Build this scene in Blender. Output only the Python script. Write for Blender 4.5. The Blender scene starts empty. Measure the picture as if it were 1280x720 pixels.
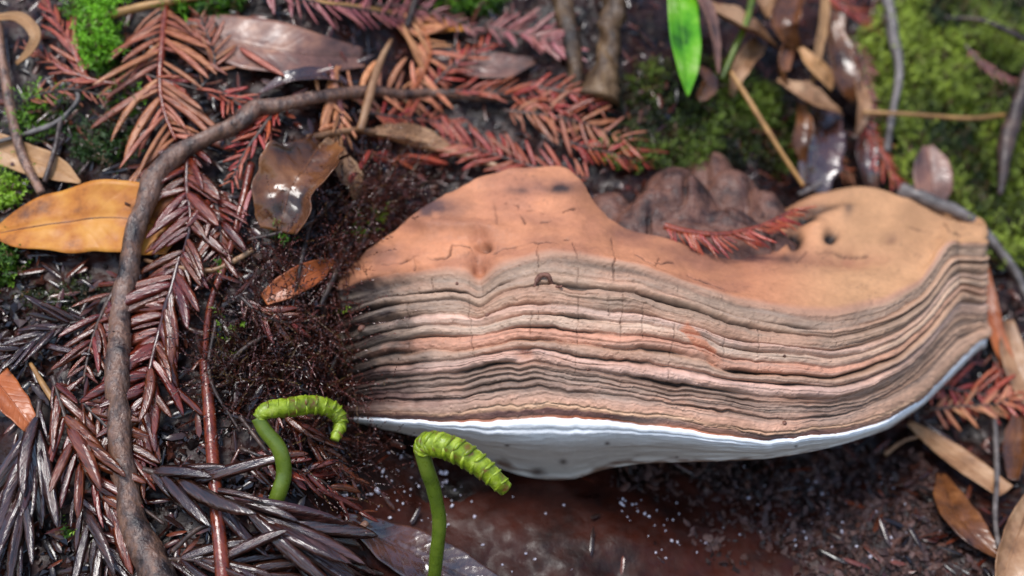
import bpy, bmesh, math, random
import numpy as np
from mathutils import Vector, Matrix
random.seed(7); rng = np.random.default_rng(7)
scene = bpy.context.scene
COL = scene.collection

# ------------------------------------------------------------------ camera
PITCH = math.radians(18.0); DIST = 0.43; HFOV = math.radians(50.0)
CAM = np.array([0.0, -DIST*math.cos(PITCH), DIST*math.sin(PITCH)])
cd = bpy.data.cameras.new('camera'); cam = bpy.data.objects.new('camera', cd); COL.objects.link(cam)
cam.location = CAM.tolist(); cam.rotation_euler = (math.pi/2-PITCH, 0, 0)
cd.sensor_width = 36; cd.lens = 18/math.tan(HFOV/2); cd.clip_start = 0.01; cd.clip_end = 500
cd.dof.use_dof = True; cd.dof.focus_distance = 0.425; cd.dof.aperture_fstop = 4.4
scene.camera = cam
# ------------------------------------------------------------------ sky, sun, exposure
W = bpy.data.worlds.new('World'); scene.world = W; W.use_nodes = True
wn = W.node_tree.nodes; wl = W.node_tree.links
sky = wn.new('ShaderNodeTexSky'); sky.sky_type = 'NISHITA'; sky.sun_disc = False
SUN_EL, SUN_AZ = math.radians(62), math.radians(205)
sky.sun_elevation = SUN_EL; sky.sun_rotation = SUN_AZ; sky.dust_density = 1.0; sky.air_density = 1.0; sky.ozone_density = 1.2
wl.new(sky.outputs[0], wn['Background'].inputs[0]); wn['Background'].inputs[1].default_value = 0.12
sl = bpy.data.lights.new('sun', 'SUN'); sl.energy = 1.5; sl.angle = math.radians(24); sl.color = (1, .975, .94)
so = bpy.data.objects.new('sun', sl); COL.objects.link(so)
sdir = Vector((math.sin(SUN_AZ)*math.cos(SUN_EL), math.cos(SUN_AZ)*math.cos(SUN_EL), math.sin(SUN_EL)))
so.rotation_euler = sdir.to_track_quat('Z', 'Y').to_euler()
scene.view_settings.view_transform = 'Standard'; scene.view_settings.look = 'None'
scene.view_settings.gamma = 1; scene.view_settings.use_curve_mapping = False
scene.view_settings.exposure = 1.0
scene.render.engine = 'CYCLES'

# ------------------------------------------------------------------ maths helpers
FPX = 640/math.tan(HFOV/2); MM = DIST/FPX            # metres per photo pixel at the focus distance
FWD = np.array([0, math.cos(PITCH), -math.sin(PITCH)]); UPV = np.array([0, math.sin(PITCH), math.cos(PITCH)]); RGT = np.array([1., 0, 0])
def ray(px, py):
    px = np.asarray(px, float); py = np.asarray(py, float)
    return FWD + ((px-640)/FPX)[..., None]*RGT - ((py-360)/FPX)[..., None]*UPV
def at(px, py, Y):                                    # the point seen at (px,py) in the plane y = Y
    d = ray(px, py); t = (np.asarray(Y, float)-CAM[1])/d[..., 1]
    return CAM + d*t[..., None]
def sst(a, b, x): t = np.clip((x-a)/(b-a), 0, 1); return t*t*(3-2*t)
def S(r, g, b):
    f = lambda c: (c/255/12.92 if c/255 <= .04045 else ((c/255+.055)/1.055)**2.4)
    return (f(r), f(g), f(b), 1)
def S3(r, g, b): return np.array(S(r, g, b)[:3])
_tabs = {}
def vnoise(x, y, seed=0):                             # smooth 2-D value noise in -1..1
    if seed not in _tabs: _tabs[seed] = np.random.default_rng(1000+seed).uniform(-1, 1, (256, 256))
    T = _tabs[seed]; x = np.asarray(x, float); y = np.asarray(y, float)
    xi = np.floor(x).astype(int); yi = np.floor(y).astype(int); fx = x-xi; fy = y-yi
    fx = fx**3*(fx*(fx*6-15)+10); fy = fy**3*(fy*(fy*6-15)+10)
    a = T[xi % 256, yi % 256]; b = T[(xi+1) % 256, yi % 256]; c = T[xi % 256, (yi+1) % 256]; d = T[(xi+1) % 256, (yi+1) % 256]
    return (a*(1-fx)+b*fx)*(1-fy)+(c*(1-fx)+d*fx)*fy
def fbm(x, y, seed=0, o=4, g=.5):
    s = 0; a = 1.; n = 0
    for k in range(o): s = s+a*vnoise(x*2**k+17*k, y*2**k+9*k, seed+k); n += a; a *= g
    return s/n

# ------------------------------------------------------------------ scene helpers
def tag(o, label=None, cat=None, group=None, kind=None):
    if label: o['label'] = label
    if cat: o['category'] = cat
    if group: o['group'] = group
    if kind: o['kind'] = kind
    return o
def empty(name, loc, label, cat, group=None):
    o = bpy.data.objects.new(name, None); COL.objects.link(o); o.location = Vector([float(c) for c in loc]); o.empty_display_size = .01
    return tag(o, label, cat, group)
def off(parent):
    v = Vector((0, 0, 0))
    while parent is not None: v = v+parent.location; parent = parent.parent
    return v
def link(name, me, parent=None, m=None):
    o = bpy.data.objects.new(name, me); COL.objects.link(o)
    if parent is not None: o.parent = parent
    if m is not None and not me.materials: me.materials.append(m)
    return o
def build(name, V, F, m, parent=None, smooth=True, col=None, attrs=None):
    """V world coordinates (n,3); F faces of equal length as an array or a list of tuples."""
    V = np.asarray(V, float)
    if parent is not None: V = V-np.array(off(parent))
    me = bpy.data.meshes.new(name)
    if isinstance(F, np.ndarray):
        n, k = F.shape
        me.vertices.add(len(V)); me.vertices.foreach_set('co', V.astype(np.float32).ravel())
        me.loops.add(n*k); me.loops.foreach_set('vertex_index', F.astype(np.int32).ravel())
        me.polygons.add(n); me.polygons.foreach_set('loop_start', np.arange(0, n*k, k, dtype=np.int32))
        me.polygons.foreach_set('loop_total', np.full(n, k, dtype=np.int32))
        me.update(calc_edges=True)
    else:
        me.from_pydata(V.tolist(), [], F); me.update()
    me.polygons.foreach_set('use_smooth', np.full(len(me.polygons), smooth))
    if col is not None:
        a = me.color_attributes.new('col', 'FLOAT_COLOR', 'POINT')
        c4 = np.ones((len(V), 4), np.float32); c4[:, :3] = col; a.data.foreach_set('color', c4.ravel())
    for k_, v_ in (attrs or {}).items():
        a = me.attributes.new(k_, 'FLOAT_VECTOR', 'POINT'); a.data.foreach_set('vector', np.asarray(v_, np.float32).ravel())
    return link(name, me, parent, m)
def gridfaces(r, c, wrap=False):
    i, j = np.meshgrid(np.arange(r-1), np.arange(c if wrap else c-1), indexing='ij'); jn = (j+1) % c
    return np.stack([i*c+j, i*c+jn, (i+1)*c+jn, (i+1)*c+j], -1).reshape(-1, 4)

# ------------------------------------------------------------------ materials (all procedural)
def mat(name, cols, scale=60, rough=(.4, .7), bump=.3, bscale=None, bdist=.0006, spec=.5, coat=0, vary=.25, sss=0, trans=0, detail=5, attr=None, stretch=None, veins=False, huev=.0):
    m = bpy.data.materials.new(name); m.use_nodes = True; nt = m.node_tree; N = nt.nodes; L = nt.links
    p = N['Principled BSDF']; tc = N.new('ShaderNodeTexCoord'); co = tc.outputs['Object']
    oi = N.new('ShaderNodeObjectInfo')
    ad = N.new('ShaderNodeVectorMath'); ad.operation = 'ADD'; L.new(co, ad.inputs[0])
    rm = N.new('ShaderNodeVectorMath'); rm.operation = 'SCALE'; rm.inputs[0].default_value = (3.1, 7.7, 5.3); L.new(oi.outputs['Random'], rm.inputs['Scale'])
    L.new(rm.outputs[0], ad.inputs[1]); co = ad.outputs[0]
    if stretch:
        mp = N.new('ShaderNodeMapping'); mp.inputs['Scale'].default_value = stretch; L.new(co, mp.inputs[0]); co = mp.outputs[0]
    nz = N.new('ShaderNodeTexNoise'); nz.inputs['Scale'].default_value = scale; nz.inputs['Detail'].default_value = detail; nz.inputs['Roughness'].default_value = .62
    L.new(co, nz.inputs['Vector'])
    if attr:
        at_ = N.new('ShaderNodeAttribute'); at_.attribute_name = attr
        mr = N.new('ShaderNodeMapRange'); mr.inputs[1].default_value = .3; mr.inputs[2].default_value = .7; mr.inputs[3].default_value = 1-vary; mr.inputs[4].default_value = 1+vary
        L.new(nz.outputs[0], mr.inputs[0])
        mx = N.new('ShaderNodeVectorMath'); mx.operation = 'SCALE'; L.new(at_.outputs['Color'], mx.inputs[0]); L.new(mr.outputs[0], mx.inputs['Scale'])
        out = mx.outputs[0]
    else:
        cr = N.new('ShaderNodeValToRGB'); e = cr.color_ramp.elements
        ps = np.linspace(.33, .68, len(cols)); e[0].position = ps[0]; e[0].color = cols[0]; e[1].position = ps[-1]; e[1].color = cols[-1]
        for k in range(1, len(cols)-1): q = e.new(ps[k]); q.color = cols[k]
        L.new(nz.outputs[0], cr.inputs[0])
        hs = N.new('ShaderNodeHueSaturation'); L.new(cr.outputs[0], hs.inputs['Color'])
        mr = N.new('ShaderNodeMapRange'); mr.inputs[3].default_value = 1-vary; mr.inputs[4].default_value = 1+vary; L.new(oi.outputs['Random'], mr.inputs[0]); L.new(mr.outputs[0], hs.inputs['Value'])
        if huev:
            mu = N.new('ShaderNodeMath'); mu.operation = 'MULTIPLY'; mu.inputs[1].default_value = 7.13; L.new(oi.outputs['Random'], mu.inputs[0])
            fr = N.new('ShaderNodeMath'); fr.operation = 'FRACT'; L.new(mu.outputs[0], fr.inputs[0])
            m2 = N.new('ShaderNodeMapRange'); m2.inputs[3].default_value = .5-huev; m2.inputs[4].default_value = .5+huev; L.new(fr.outputs[0], m2.inputs[0]); L.new(m2.outputs[0], hs.inputs['Hue'])
        out = hs.outputs[0]
    L.new(out, p.inputs['Base Color'])
    n2 = N.new('ShaderNodeTexNoise'); n2.inputs['Scale'].default_value = (bscale or scale*2.3); n2.inputs['Detail'].default_value = 6; L.new(co, n2.inputs['Vector'])
    r = N.new('ShaderNodeMapRange'); r.inputs[1].default_value = .35; r.inputs[2].default_value = .65; r.inputs[3].default_value = rough[0]; r.inputs[4].default_value = rough[1]; L.new(n2.outputs[0], r.inputs[0]); L.new(r.outputs[0], p.inputs['Roughness'])
    b = N.new('ShaderNodeBump'); b.inputs['Strength'].default_value = bump; b.inputs['Distance'].default_value = bdist; L.new(n2.outputs[0], b.inputs['Height'])
    nrm = b.outputs[0]
    if veins:
        va = N.new('ShaderNodeAttribute'); va.attribute_name = 'leafuv'
        wv = N.new('ShaderNodeTexWave'); wv.wave_type = 'BANDS'; wv.bands_direction = 'X'; wv.inputs['Scale'].default_value = 3.2; wv.inputs['Distortion'].default_value = 1.2; L.new(va.outputs['Vector'], wv.inputs['Vector'])
        pw = N.new('ShaderNodeMath'); pw.operation = 'POWER'; pw.inputs[1].default_value = 5; L.new(wv.outputs['Fac'], pw.inputs[0])
        b2 = N.new('ShaderNodeBump'); b2.inputs['Strength'].default_value = .16; b2.inputs['Distance'].default_value = .0005; L.new(pw.outputs[0], b2.inputs['Height']); L.new(nrm, b2.inputs['Normal']); nrm = b2.outputs[0]
    L.new(nrm, p.inputs['Normal']); L.new(nrm, p.inputs['Coat Normal'])
    p.inputs['Specular IOR Level'].default_value = spec
    if coat: p.inputs['Coat Weight'].default_value = coat; p.inputs['Coat Roughness'].default_value = .05
    if sss: p.inputs['Subsurface Weight'].default_value = sss; p.inputs['Subsurface Radius'].default_value = (.004, .003, .002); p.inputs['Subsurface Scale'].default_value = .6
    if trans:
        t = N.new('ShaderNodeBsdfTranslucent'); L.new(out, t.inputs[0]); ms = N.new('ShaderNodeMixShader'); ms.inputs[0].default_value = trans
        L.new(p.outputs[0], ms.inputs[1]); L.new(t.outputs[0], ms.inputs[2]); L.new(ms.outputs[0], N['Material Output'].inputs[0])
    return m
M = {}
M['soil'] = mat('wet_soil', [S(11,6,4), S(36,15,10), S(58,27,18)], 60, (.28, .6), .9, 200, .0014, .35)
M['mud'] = mat('wet_mud', [S(32,12,8), S(60,26,17), S(74,34,24)], 45, (.34, .65), .6, 220, .001, .25)
M['cap'] = mat('conk_crust', None, 420, (.5, .75), .3, 700, .0002, .3, attr='col', vary=.09)
M['pore'] = mat('conk_pores', None, 260, (.6, .85), .35, 900, .0002, .25, attr='col', vary=.06)
M['old'] = mat('old_growth', [S(44,30,28), S(92,62,52), S(126,86,70), S(70,52,50)], 70, (.3, .65), 1., 240, .002, .35)
M['bark'] = mat('twig_bark', [S(40,31,29), S(92,70,60), S(134,98,78), S(112,92,84)], 120, (.2, .5), 1., 520, .0012, stretch=(1, 1, .5))
M['rot'] = mat('rotten_wood', [S(34,24,16), S(80,58,36), S(112,86,56)], 90, (.4, .7), 1., 260, .002, stretch=(1, 1, .25))
M['barkdark'] = mat('dark_twig_bark', [S(26,19,18), S(62,46,40), S(88,66,54)], 120, (.25, .6), .9, 400, .0006)
M['reed'] = mat('red_stem', [S(70,26,15), S(122,50,28), S(140,66,40)], 90, (.12, .4), .5, 300, .0004, coat=.4, stretch=(3, 3, .3))
M['wetstem'] = mat('wet_stem', [S(44,20,14), S(88,42,30)], 90, (.08, .3), .5, 300, .0004, coat=.6)
M['straw'] = mat('straw_stem', [S(130,92,52), S(186,140,84)], 100, (.35, .6), .4)
M['greystick'] = mat('grey_stick', [S(56,51,50), S(96,88,84), S(124,116,112)], 120, (.35, .6), .6)
M['leafyel'] = mat('yellow_leaf', [S(112,58,18), S(186,112,40), S(206,138,54), S(216,152,70)], 46, (.42, .62), .3, 200, .0003, .35, trans=.12, veins=True, vary=.03)
M['leafpale'] = mat('pale_leaf', [S(140,98,60), S(196,148,98)], 60, (.35, .6), .4, trans=.1, veins=True)
M['leafmauve'] = mat('mauve_leaf', [S(56,40,38), S(118,82,70), S(166,118,92)], 42, (.25, .55), .5, 160, .0005, veins=True, vary=.05)
M['leafbrown'] = mat('brown_leaf', [S(48,28,16), S(104,62,34), S(140,90,52)], 55, (.15, .45), .5, 170, .0005, coat=.3, trans=.08, veins=True, vary=.2)
M['leaftan'] = mat('tan_leaf', [S(96,66,44), S(154,112,78), S(186,146,110)], 60, (.3, .55), .5, 180, .0005, trans=.1, veins=True, vary=.12)
M['leaforange'] = mat('orange_leaf', [S(140,66,28), S(200,112,60)], 50, (.25, .45), .3, trans=.1, veins=True)
M['leafdark'] = mat('dark_leaf', [S(30,17,14), S(66,36,27), S(92,56,44)], 60, (.08, .35), .6, 160, .0008, .8, coat=.8, veins=True, vary=.15)
M['leafgreen'] = mat('green_leaf', [S(50,110,20), S(96,176,30), S(130,200,44), S(176,214,110)], 60, (.25, .45), .2, trans=.35, veins=True, vary=.02)
M['fern'] = mat('fern_green', [S(110,72,36), S(108,126,20), S(146,166,34), S(172,184,76)], 150, (.3, .5), .6, 600, .0005, sss=.1, vary=.04)
M['fernstem'] = mat('fern_stem_green', [S(66,82,18), S(88,106,26), S(104,118,36)], 90, (.25, .45), .4, 500, .0003, sss=.1, vary=.03)
def nmat(k, cols, rough, coat=0, vary=.25, hv=.012): M[k] = mat('needle_'+k, cols, 6, rough, .2, 9, .006, .5, coat, vary, stretch=(.6, 5, 1), huev=hv, detail=3)
nmat('wet', [S(50,17,8), S(100,41,22), S(122,60,36)], (.06, .25), .5, .35)
nmat('black', [S(26,13,10), S(54,28,21), S(76,46,38)], (.05, .22), .8, .35)
nmat('brown', [S(96,46,28), S(152,84,54), S(172,108,74)], (.3, .55), .1)
nmat('red', [S(92,30,17), S(150,62,38), S(170,86,60)], (.25, .5), .12)
nmat('rust', [S(96,28,14), S(152,54,30), S(182,84,52)], (.2, .45), .2)
nmat('tan', [S(140,78,48), S(196,124,84), S(212,150,110)], (.3, .55), .1)
nmat('mauve', [S(98,46,46), S(152,84,80), S(174,112,106)], (.2, .45), .2)
M['moss'] = mat('moss_leaflets', None, 90, (.35, .6), .2, attr='col', vary=.2, trans=.25)
M['litter'] = mat('litter_bits', None, 90, (.06, .4), .6, attr='col', vary=.25, spec=.5, coat=.25)
M['crumble'] = mat('crumbled_wood', None, 200, (.35, .8), .8, 900, .0008, attr='col', vary=.35)
M['speck'] = mat('glint_specks', [S(150,140,150), S(205,202,212)], 90, (.1, .4), .2)

# ================================================================== the bank
SLOPE = math.radians(50)
TO = np.array([0, .065, -.04]); TQ = np.array([0, math.cos(SLOPE), math.sin(SLOPE)]); TN = np.array([0, -math.sin(SLOPE), math.cos(SLOPE)])
def H(x, q):
    x = np.asarray(x, float); q = np.asarray(q, float)
    h = .042*sst(-.036, -.100, x)
    h = h-.045*sst(.07, .2, x)*sst(-.12, -.02, q)-.018*sst(.02, .12, x)
    h = h-.030*np.exp(-((x-.06)/.10)**2-((q+.045)/.038)**2)
    h = h+.018*sst(-.10, -.2, q)                       # the foot of the bank comes forward
    h = h+.006*fbm(x*18+3, q*18, 11, 3)+.03*fbm(x*2.2, q*2.2, 15, 2)*sst(.25, .8, np.abs(x)+np.abs(q))
    return h
def tpt(x, q, lift=0.):
    return TO+np.asarray(x)[..., None]*RGT+np.asarray(q)[..., None]*TQ+(H(x, q)+lift)[..., None]*TN
def tnorm(x, q, e=.006):
    a = tpt(np.array(x+e), np.array(q))-tpt(np.array(x-e), np.array(q)); b = tpt(np.array(x), np.array(q+e))-tpt(np.array(x), np.array(q-e))
    n = np.cross(a, b); return n/np.linalg.norm(n)
def T(px, py, lift=0.):                                # the point of the bank seen at (px,py), lifted off it
    d = ray(px, py); lo, hi = .2, 1.6
    f = lambda t: ((CAM+d*t-TO)@TN)-float(H((CAM+d*t)[0], (CAM+d*t-TO)@TQ))-lift
    ts = np.linspace(lo, hi, 60); P = CAM+d[None]*ts[:, None]
    g = (P-TO)@TN-H(P[:, 0], (P-TO)@TQ)-lift
    k = np.argmax(g < 0); lo, hi = (ts[k-1], ts[k]) if k > 0 else (ts[-2], ts[-1])
    for _ in range(18):
        mid = (lo+hi)/2
        if f(mid) > 0: lo = mid
        else: hi = mid
    return CAM+d*hi
def TX(p): return p[0], float((p-TO)@TQ)
def nrm_at(p): return tnorm(*[np.float64(c) for c in TX(p)])
# fine in the middle, coarse further out
ax = np.concatenate([-np.geomspace(.34, 4, 22)[::-1], np.linspace(-.33, .33, 420), np.geomspace(.34, 4, 22)])
aq = np.concatenate([-np.geomspace(.185, .55, 12)[::-1], np.linspace(-.18, .40, 380), np.geomspace(.41, 4, 22)])
X, Q = np.meshgrid(ax, aq)
near = sst(.5, .3, np.abs(X))*sst(.6, .35, np.abs(Q-.1))
fine = .0035*fbm(X*70, Q*70, 21, 4, .6)+.0018*np.abs(fbm(X*190, Q*190, 31, 3))
mudmask = np.exp(-((X-.01)/.10)**2-((Q+.085)/.045)**2)
P = TO+X[..., None]*RGT+Q[..., None]*TQ+(H(X, Q)+near*fine*(1-.45*mudmask))[..., None]*TN
tag(build('soil_bank', P.reshape(-1, 3), gridfaces(*X.shape), M['soil']), 'dark wet reddish brown soil bank', None, None, 'structure')
fz = float(P[0, :, 2].min())+.02
tag(build('forest_floor', [(-30, -30, fz), (30, -30, fz), (30, .5, fz), (-30, .5, fz)], [(0, 1, 2, 3)], M['soil'], smooth=False), 'flat dark forest floor below the bank', None, None, 'structure')

mx, mq = np.meshgrid(np.linspace(-.12, .22, 190), np.linspace(-.17, -.035, 110))
rim_ = sst(1, .6, np.hypot((mx-.04)/.135, (mq+.105)/.062)+.25*fbm(mx*40, mq*40, 501, 3))
mh = H(mx, mq)-.004+.0062*rim_+.0022*fbm(mx*45, mq*45, 505, 3)+.0008*fbm(mx*160, mq*160, 509, 3)
tag(build('mud', (TO+mx[..., None]*RGT+mq[..., None]*TQ+mh[..., None]*TN).reshape(-1, 3), gridfaces(*mx.shape), M['mud']), 'smooth glossy red brown mud below the fungus', None, None, 'structure')

# ================================================================== the bracket fungus
def curve(pts, x, sm=5):
    a = np.array(pts, float); xs = np.arange(400, 1250.); y = np.interp(xs, a[:, 0], a[:, 1])
    k = np.exp(-.5*(np.arange(-20, 21)/sm)**2); k /= k.sum(); yp = np.pad(y, 20, mode='edge'); y = np.convolve(yp, k, 'valid')
    return np.interp(x, xs, y)
G0 = [(425,366),(452,360),(485,353),(521,347),(560,342),(584,345),(600,360),(614,346),(629,335),(660,326),(688,320),(717,322),(794,334),(854,355),(920,378),(996,393),(1040,396),(1103,383),(1150,357),(1168,333),(1186,304),(1203,307),(1226,307)]
G1 = [(425,462),(470,446),(495,440),(532,436),(581,436),(624,430),(642,424),(655,423),(690,427),(720,431),(772,437),(802,436),(839,440),(876,448),(906,460),(950,467),(996,468),(1037,473),(1074,464),(1120,445),(1156,413),(1179,386),(1200,364),(1225,372)]
G2 = [(425,486),(471,474),(532,471),(581,465),(618,455),(639,453),(648,457),(670,451),(690,456),(741,463),(796,471),(839,482),(894,489),(950,497),(1037,500),(1078,490),(1133,460),(1165,428),(1197,393),(1225,396)]
G3 = [(425,522),(530,527),(620,527),(690,522),(760,526),(854,536),(900,545),(960,552),(1000,548),(1060,542),(1110,527),(1150,502),(1190,462),(1226,426)]
GD = [(425,527),(460,534),(500,541),(540,550),(580,566),(620,585),(660,597),(700,601),(715,600),(740,592),(760,586),(800,580),(830,578),(900,577),(960,574),(1010,565),(1060,554),(1110,537),(1150,511),(1190,470),(1226,433)]
GC = [(425,350),(430,345),(455,322),(480,300),(505,282),(530,262),(555,245),(580,230),(610,218),(640,211),(690,207),(712,212),(728,228),(745,252),(770,278),(800,291),(840,300),(870,311),(900,320),(930,322),(955,310),(970,290),(985,262),(1005,252),(1030,243),(1075,235),(1100,236),(1130,246),(1170,266),(1200,277),(1226,283)]
YA = [(425,.026),(470,.012),(530,.003),(620,-.004),(760,-.012),(900,-.014),(1000,-.008),(1060,.004),(1110,.020),(1150,.042),(1175,.062),(1200,.08),(1226,.095)]
SB = [(425,.012),(500,.024),(700,.030),(950,.030),(1080,.024),(1150,.016),(1226,.012)]
YC = [(425,.045),(480,.055),(560,.066),(640,.075),(690,.078),(745,.068),(800,.058),(900,.062),(955,.075),(985,.105),(1075,.125),(1170,.13),(1226,.118)]
YD = [(425,.012),(520,.02),(600,.036),(700,.044),(800,.03),(900,.014),(1000,.010),(1100,.008),(1226,.006)]
pxs = np.concatenate([np.arange(425, 1150, 1.15), np.arange(1150, 1226.01, .8)]); NC = len(pxs)
c0, c1, c2, c3, cD, cC = [curve(g, pxs, s) for g, s in ((G0, 5), (G1, 4), (G2, 4), (G3, 5), (GD, 8), (GC, 5))]
ya, sb, yc, yd = [curve(g, pxs, 9) for g in (YA, SB, YC, YD)]
y0 = ya+sb
c3 = c3+1.8*fbm(pxs/16, pxs*0, 3, 3)
vT = np.linspace(1, 0, 96)[:-1]; vF = np.linspace(0, 1, 250); vU = np.linspace(0, 1, 64)[1:]
rows_px, rows_Y, rows_v = [], [], []
for t in vT:
    rows_px.append(c0+(cC-c0)*t); rows_Y.append(y0+(yc-y0)*t**1.12); rows_v.append(-t)
for v in vF:
    rows_px.append(np.where(v < .56, c0+(c1-c0)*v/.56, np.where(v < .72, c1+(c2-c1)*(v-.56)/.16, c2+(c3-c2)*(v-.72)/.28)))
    rows_Y.append(ya+sb*(1-v)**1.7); rows_v.append(v)
for t in vU:
    rows_px.append(c3+(cD-c3)*t**.9); rows_Y.append(ya-.0016*np.sin(min(t/.3, 1)*math.pi)+yd*sst(.22, 1, t)); rows_v.append(1+t*.5)
PY = np.array(rows_px); YY = np.array(rows_Y); PX = np.broadcast_to(pxs, PY.shape).copy(); VV = np.array(rows_v)[:, None]+0*PX
B = at(PX, PY, YY)
# beyond the crest and behind the underside the body runs back into the bank
nb = 14; k = (np.arange(1, nb+1)/nb)
back = np.array([B[0]+np.array([0, .055*s, -.006*s-.028*s*s]) for s in k[::-1]])
under = np.array([B[-1]+np.array([0, .06*s, .012*math.sin(s*3)-.012*s]) for s in k])
B = np.concatenate([back, B, under]); ext = lambda A, a, b: np.concatenate([np.repeat(A[:1], nb, 0)+a, A, np.repeat(A[-1:], nb, 0)+b])
PXe = ext(PX, 0, 0); PYe = ext(PY, 0, 0); VVe = np.concatenate([np.repeat((-1-.3*k[::-1])[:, None], NC, 1), VV, np.repeat((1.5+.2*k)[:, None], NC, 1)])
nw = 26; kw = np.arange(1, nw+1)/nw
L_ = np.stack([B[:, 0]+np.array([-.007*math.sin(s*1.57), .085*s**1.6, 0]) for s in kw[::-1]], 1)
R_ = np.stack([B[:, -1]+np.array([.016*math.sin(s*2.6)-.05*s*s, .03*s+.05*s*s, -.004*s]) for s in kw], 1)
B = np.concatenate([L_, B, R_], 1)
wrapx = lambda A: np.concatenate([np.repeat(A[:, :1], nw, 1), A, np.repeat(A[:, -1:], nw, 1)], 1)
PXw, PYw, VVw = wrapx(PXe), wrapx(PYe), wrapx(VVe)
PXw[:, :nw] -= (kw[::-1]*40)[None]; PXw[:, -nw:] += (kw*90)[None]
def gnorm(B):
    du = np.gradient(B, axis=1); dv = np.gradient(B, axis=0); n = np.cross(dv, du); return n/(np.linalg.norm(n, axis=2, keepdims=True)+1e-12)
Nn = gnorm(B); Nn = Nn if Nn[nb+150, 300, 1] < 0 else -Nn
face = sst(-.02, .01, VVw)*sst(1.004, .995, VVw); top = sst(.03, -.03, VVw); und = sst(.995, 1.003, VVw)
wig = .020*fbm(PXw/110, VVw*7, 41, 3)+.008*fbm(PXw/30, VVw*9, 43, 2)+.004*vnoise(PXw/9, VVw*18, 44)
v = VVw+wig*sst(0, .08, VVw)*sst(1, .93, VVw)
grooves = [(.03, .06, .4), (.118, .018, 1.15), (.185, .017, 1.25), (.25, .006, .25), (.31, .012, .9), (.345, .006, .25), (.385, .012, .9), (.425, .006, .3), (.47, .011, .9), (.51, .006, .35), (.56, .017, 1.7), (.63, .014, 1.1), (.675, .007, .3), (.72, .015, 1.2), (.755, .008, .6), (.785, .008, .6), (.815, .008, .6), (.85, .009, .7), (.885, .007, .35), (.93, .007, .5), (.952, .005, .4), (.984, .005, .5)]
disp = np.zeros_like(v); gd = np.zeros_like(v)
for i in range(24):                                    # short discontinuous lines between the main ones
    c = rng.uniform(.02, .98); x0 = rng.uniform(430, 1220); wl_ = rng.uniform(40, 190); dep = rng.uniform(.25, .75); w = rng.uniform(.003, .007)
    g = np.exp(-np.abs((v-c-.012*vnoise(PXw/60, PXw*0+i, 48))/w)**1.7)*sst(wl_, wl_*.4, np.abs(PXw-x0)); disp -= .0010*dep*g; gd = np.maximum(gd, g*dep)
for i, (c, w, dep) in enumerate(grooves):
    am = np.clip(.55+1.05*vnoise(PXw/55, PXw*0+i*3.3, 50+i % 7), .12, 1.6) if i not in (0, 2, 11, 12, 14) else np.clip(.8+.6*vnoise(PXw/70, PXw*0+i*3.3, 50), .25, 1.4)
    g = np.exp(-np.abs((v-c)/(w*(.5+.32*vnoise(PXw/30, PXw*0+i, 61))))**1.7)*am
    disp -= .0015*dep*g; gd = np.maximum(gd, g**1.5*min(dep, 1.25))
edges = np.array([-.05]+[g[0] for g in grooves if g[2] > .58]+[1.0])
# rounded layers between the grooves, fine lamination and grain
for a, b in zip(edges[:-1], edges[1:]):
    t = np.clip((v-a)/(b-a), 0, 1); disp += .0020*np.sin(t*math.pi)**.8*min(1, (b-a)/.07)*np.clip(.9+.8*vnoise(PXw/60, PXw*0+a*40, 71), .1, 2)*(.25 if a < 0 else 1)
fl = fbm(PXw/60, v*95, 81, 3, .6); fl2 = vnoise(PXw/22, v*170, 86)
dens = .25+.75*sst(.7, .74, v)*sst(.9, .86, v)+.35*sst(.22, .25, v)*sst(.46, .40, v)
disp += dens*(.00034*fl+.00018*fl2)
disp *= face
disp += (.00030*fbm(PXw/7, PYw/4, 91, 3)+.00030*np.clip(fbm(PXw/5, PYw/4, 95, 2)-.35, 0, 1)*3)*face
# top crust
disp += top*(.0022*fbm(PXw/75, PYw/45, 101, 3)+.0005*fbm(PXw/16, PYw/10, 105, 3))*sst(0, -.1, VVw)
disp += .0012*np.exp(-((VVw+.06)/.09)**2)
disp += .0035*np.exp(-((PYw-(286+.04*(PXw-560)))/9)**2)*top*sst(505, 540, PXw)*sst(660, 600, PXw)
def pit(x, y, rx, ry, dep): return -dep*np.exp(-((PXw-x)/rx)**2-((PYw-y)/ry)**2)
for a in [(606, 311, 8, 5, .0035), (599, 340, 7, 8, .0026), (656, 442, 11, 6, .006), (430, 430, 14, 60, .003), (1005, 271, 11, 7, .005), (1039, 297, 8, 6, .004), (994, 298, 8, 9, .005), (1022, 262, 10, 4, .003), (1113, 301, 9, 6, .001), (1060, 320, 50, 14, .004), (1200, 330, 5, 40, .0015)]: disp += pit(*a)*sst(1.0, .95, VVw)
for a in [(640, 445, 9, 5, -.0016), (670, 440, 9, 5, -.0016), (458, 413, 7, 5, -.002), (876, 432, 12, 22, -.0012), (1060, 268, 26, 12, -.004), (1020, 285, 14, 8, -.003)]: disp += pit(*a)*sst(1.0, .95, VVw)
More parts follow.
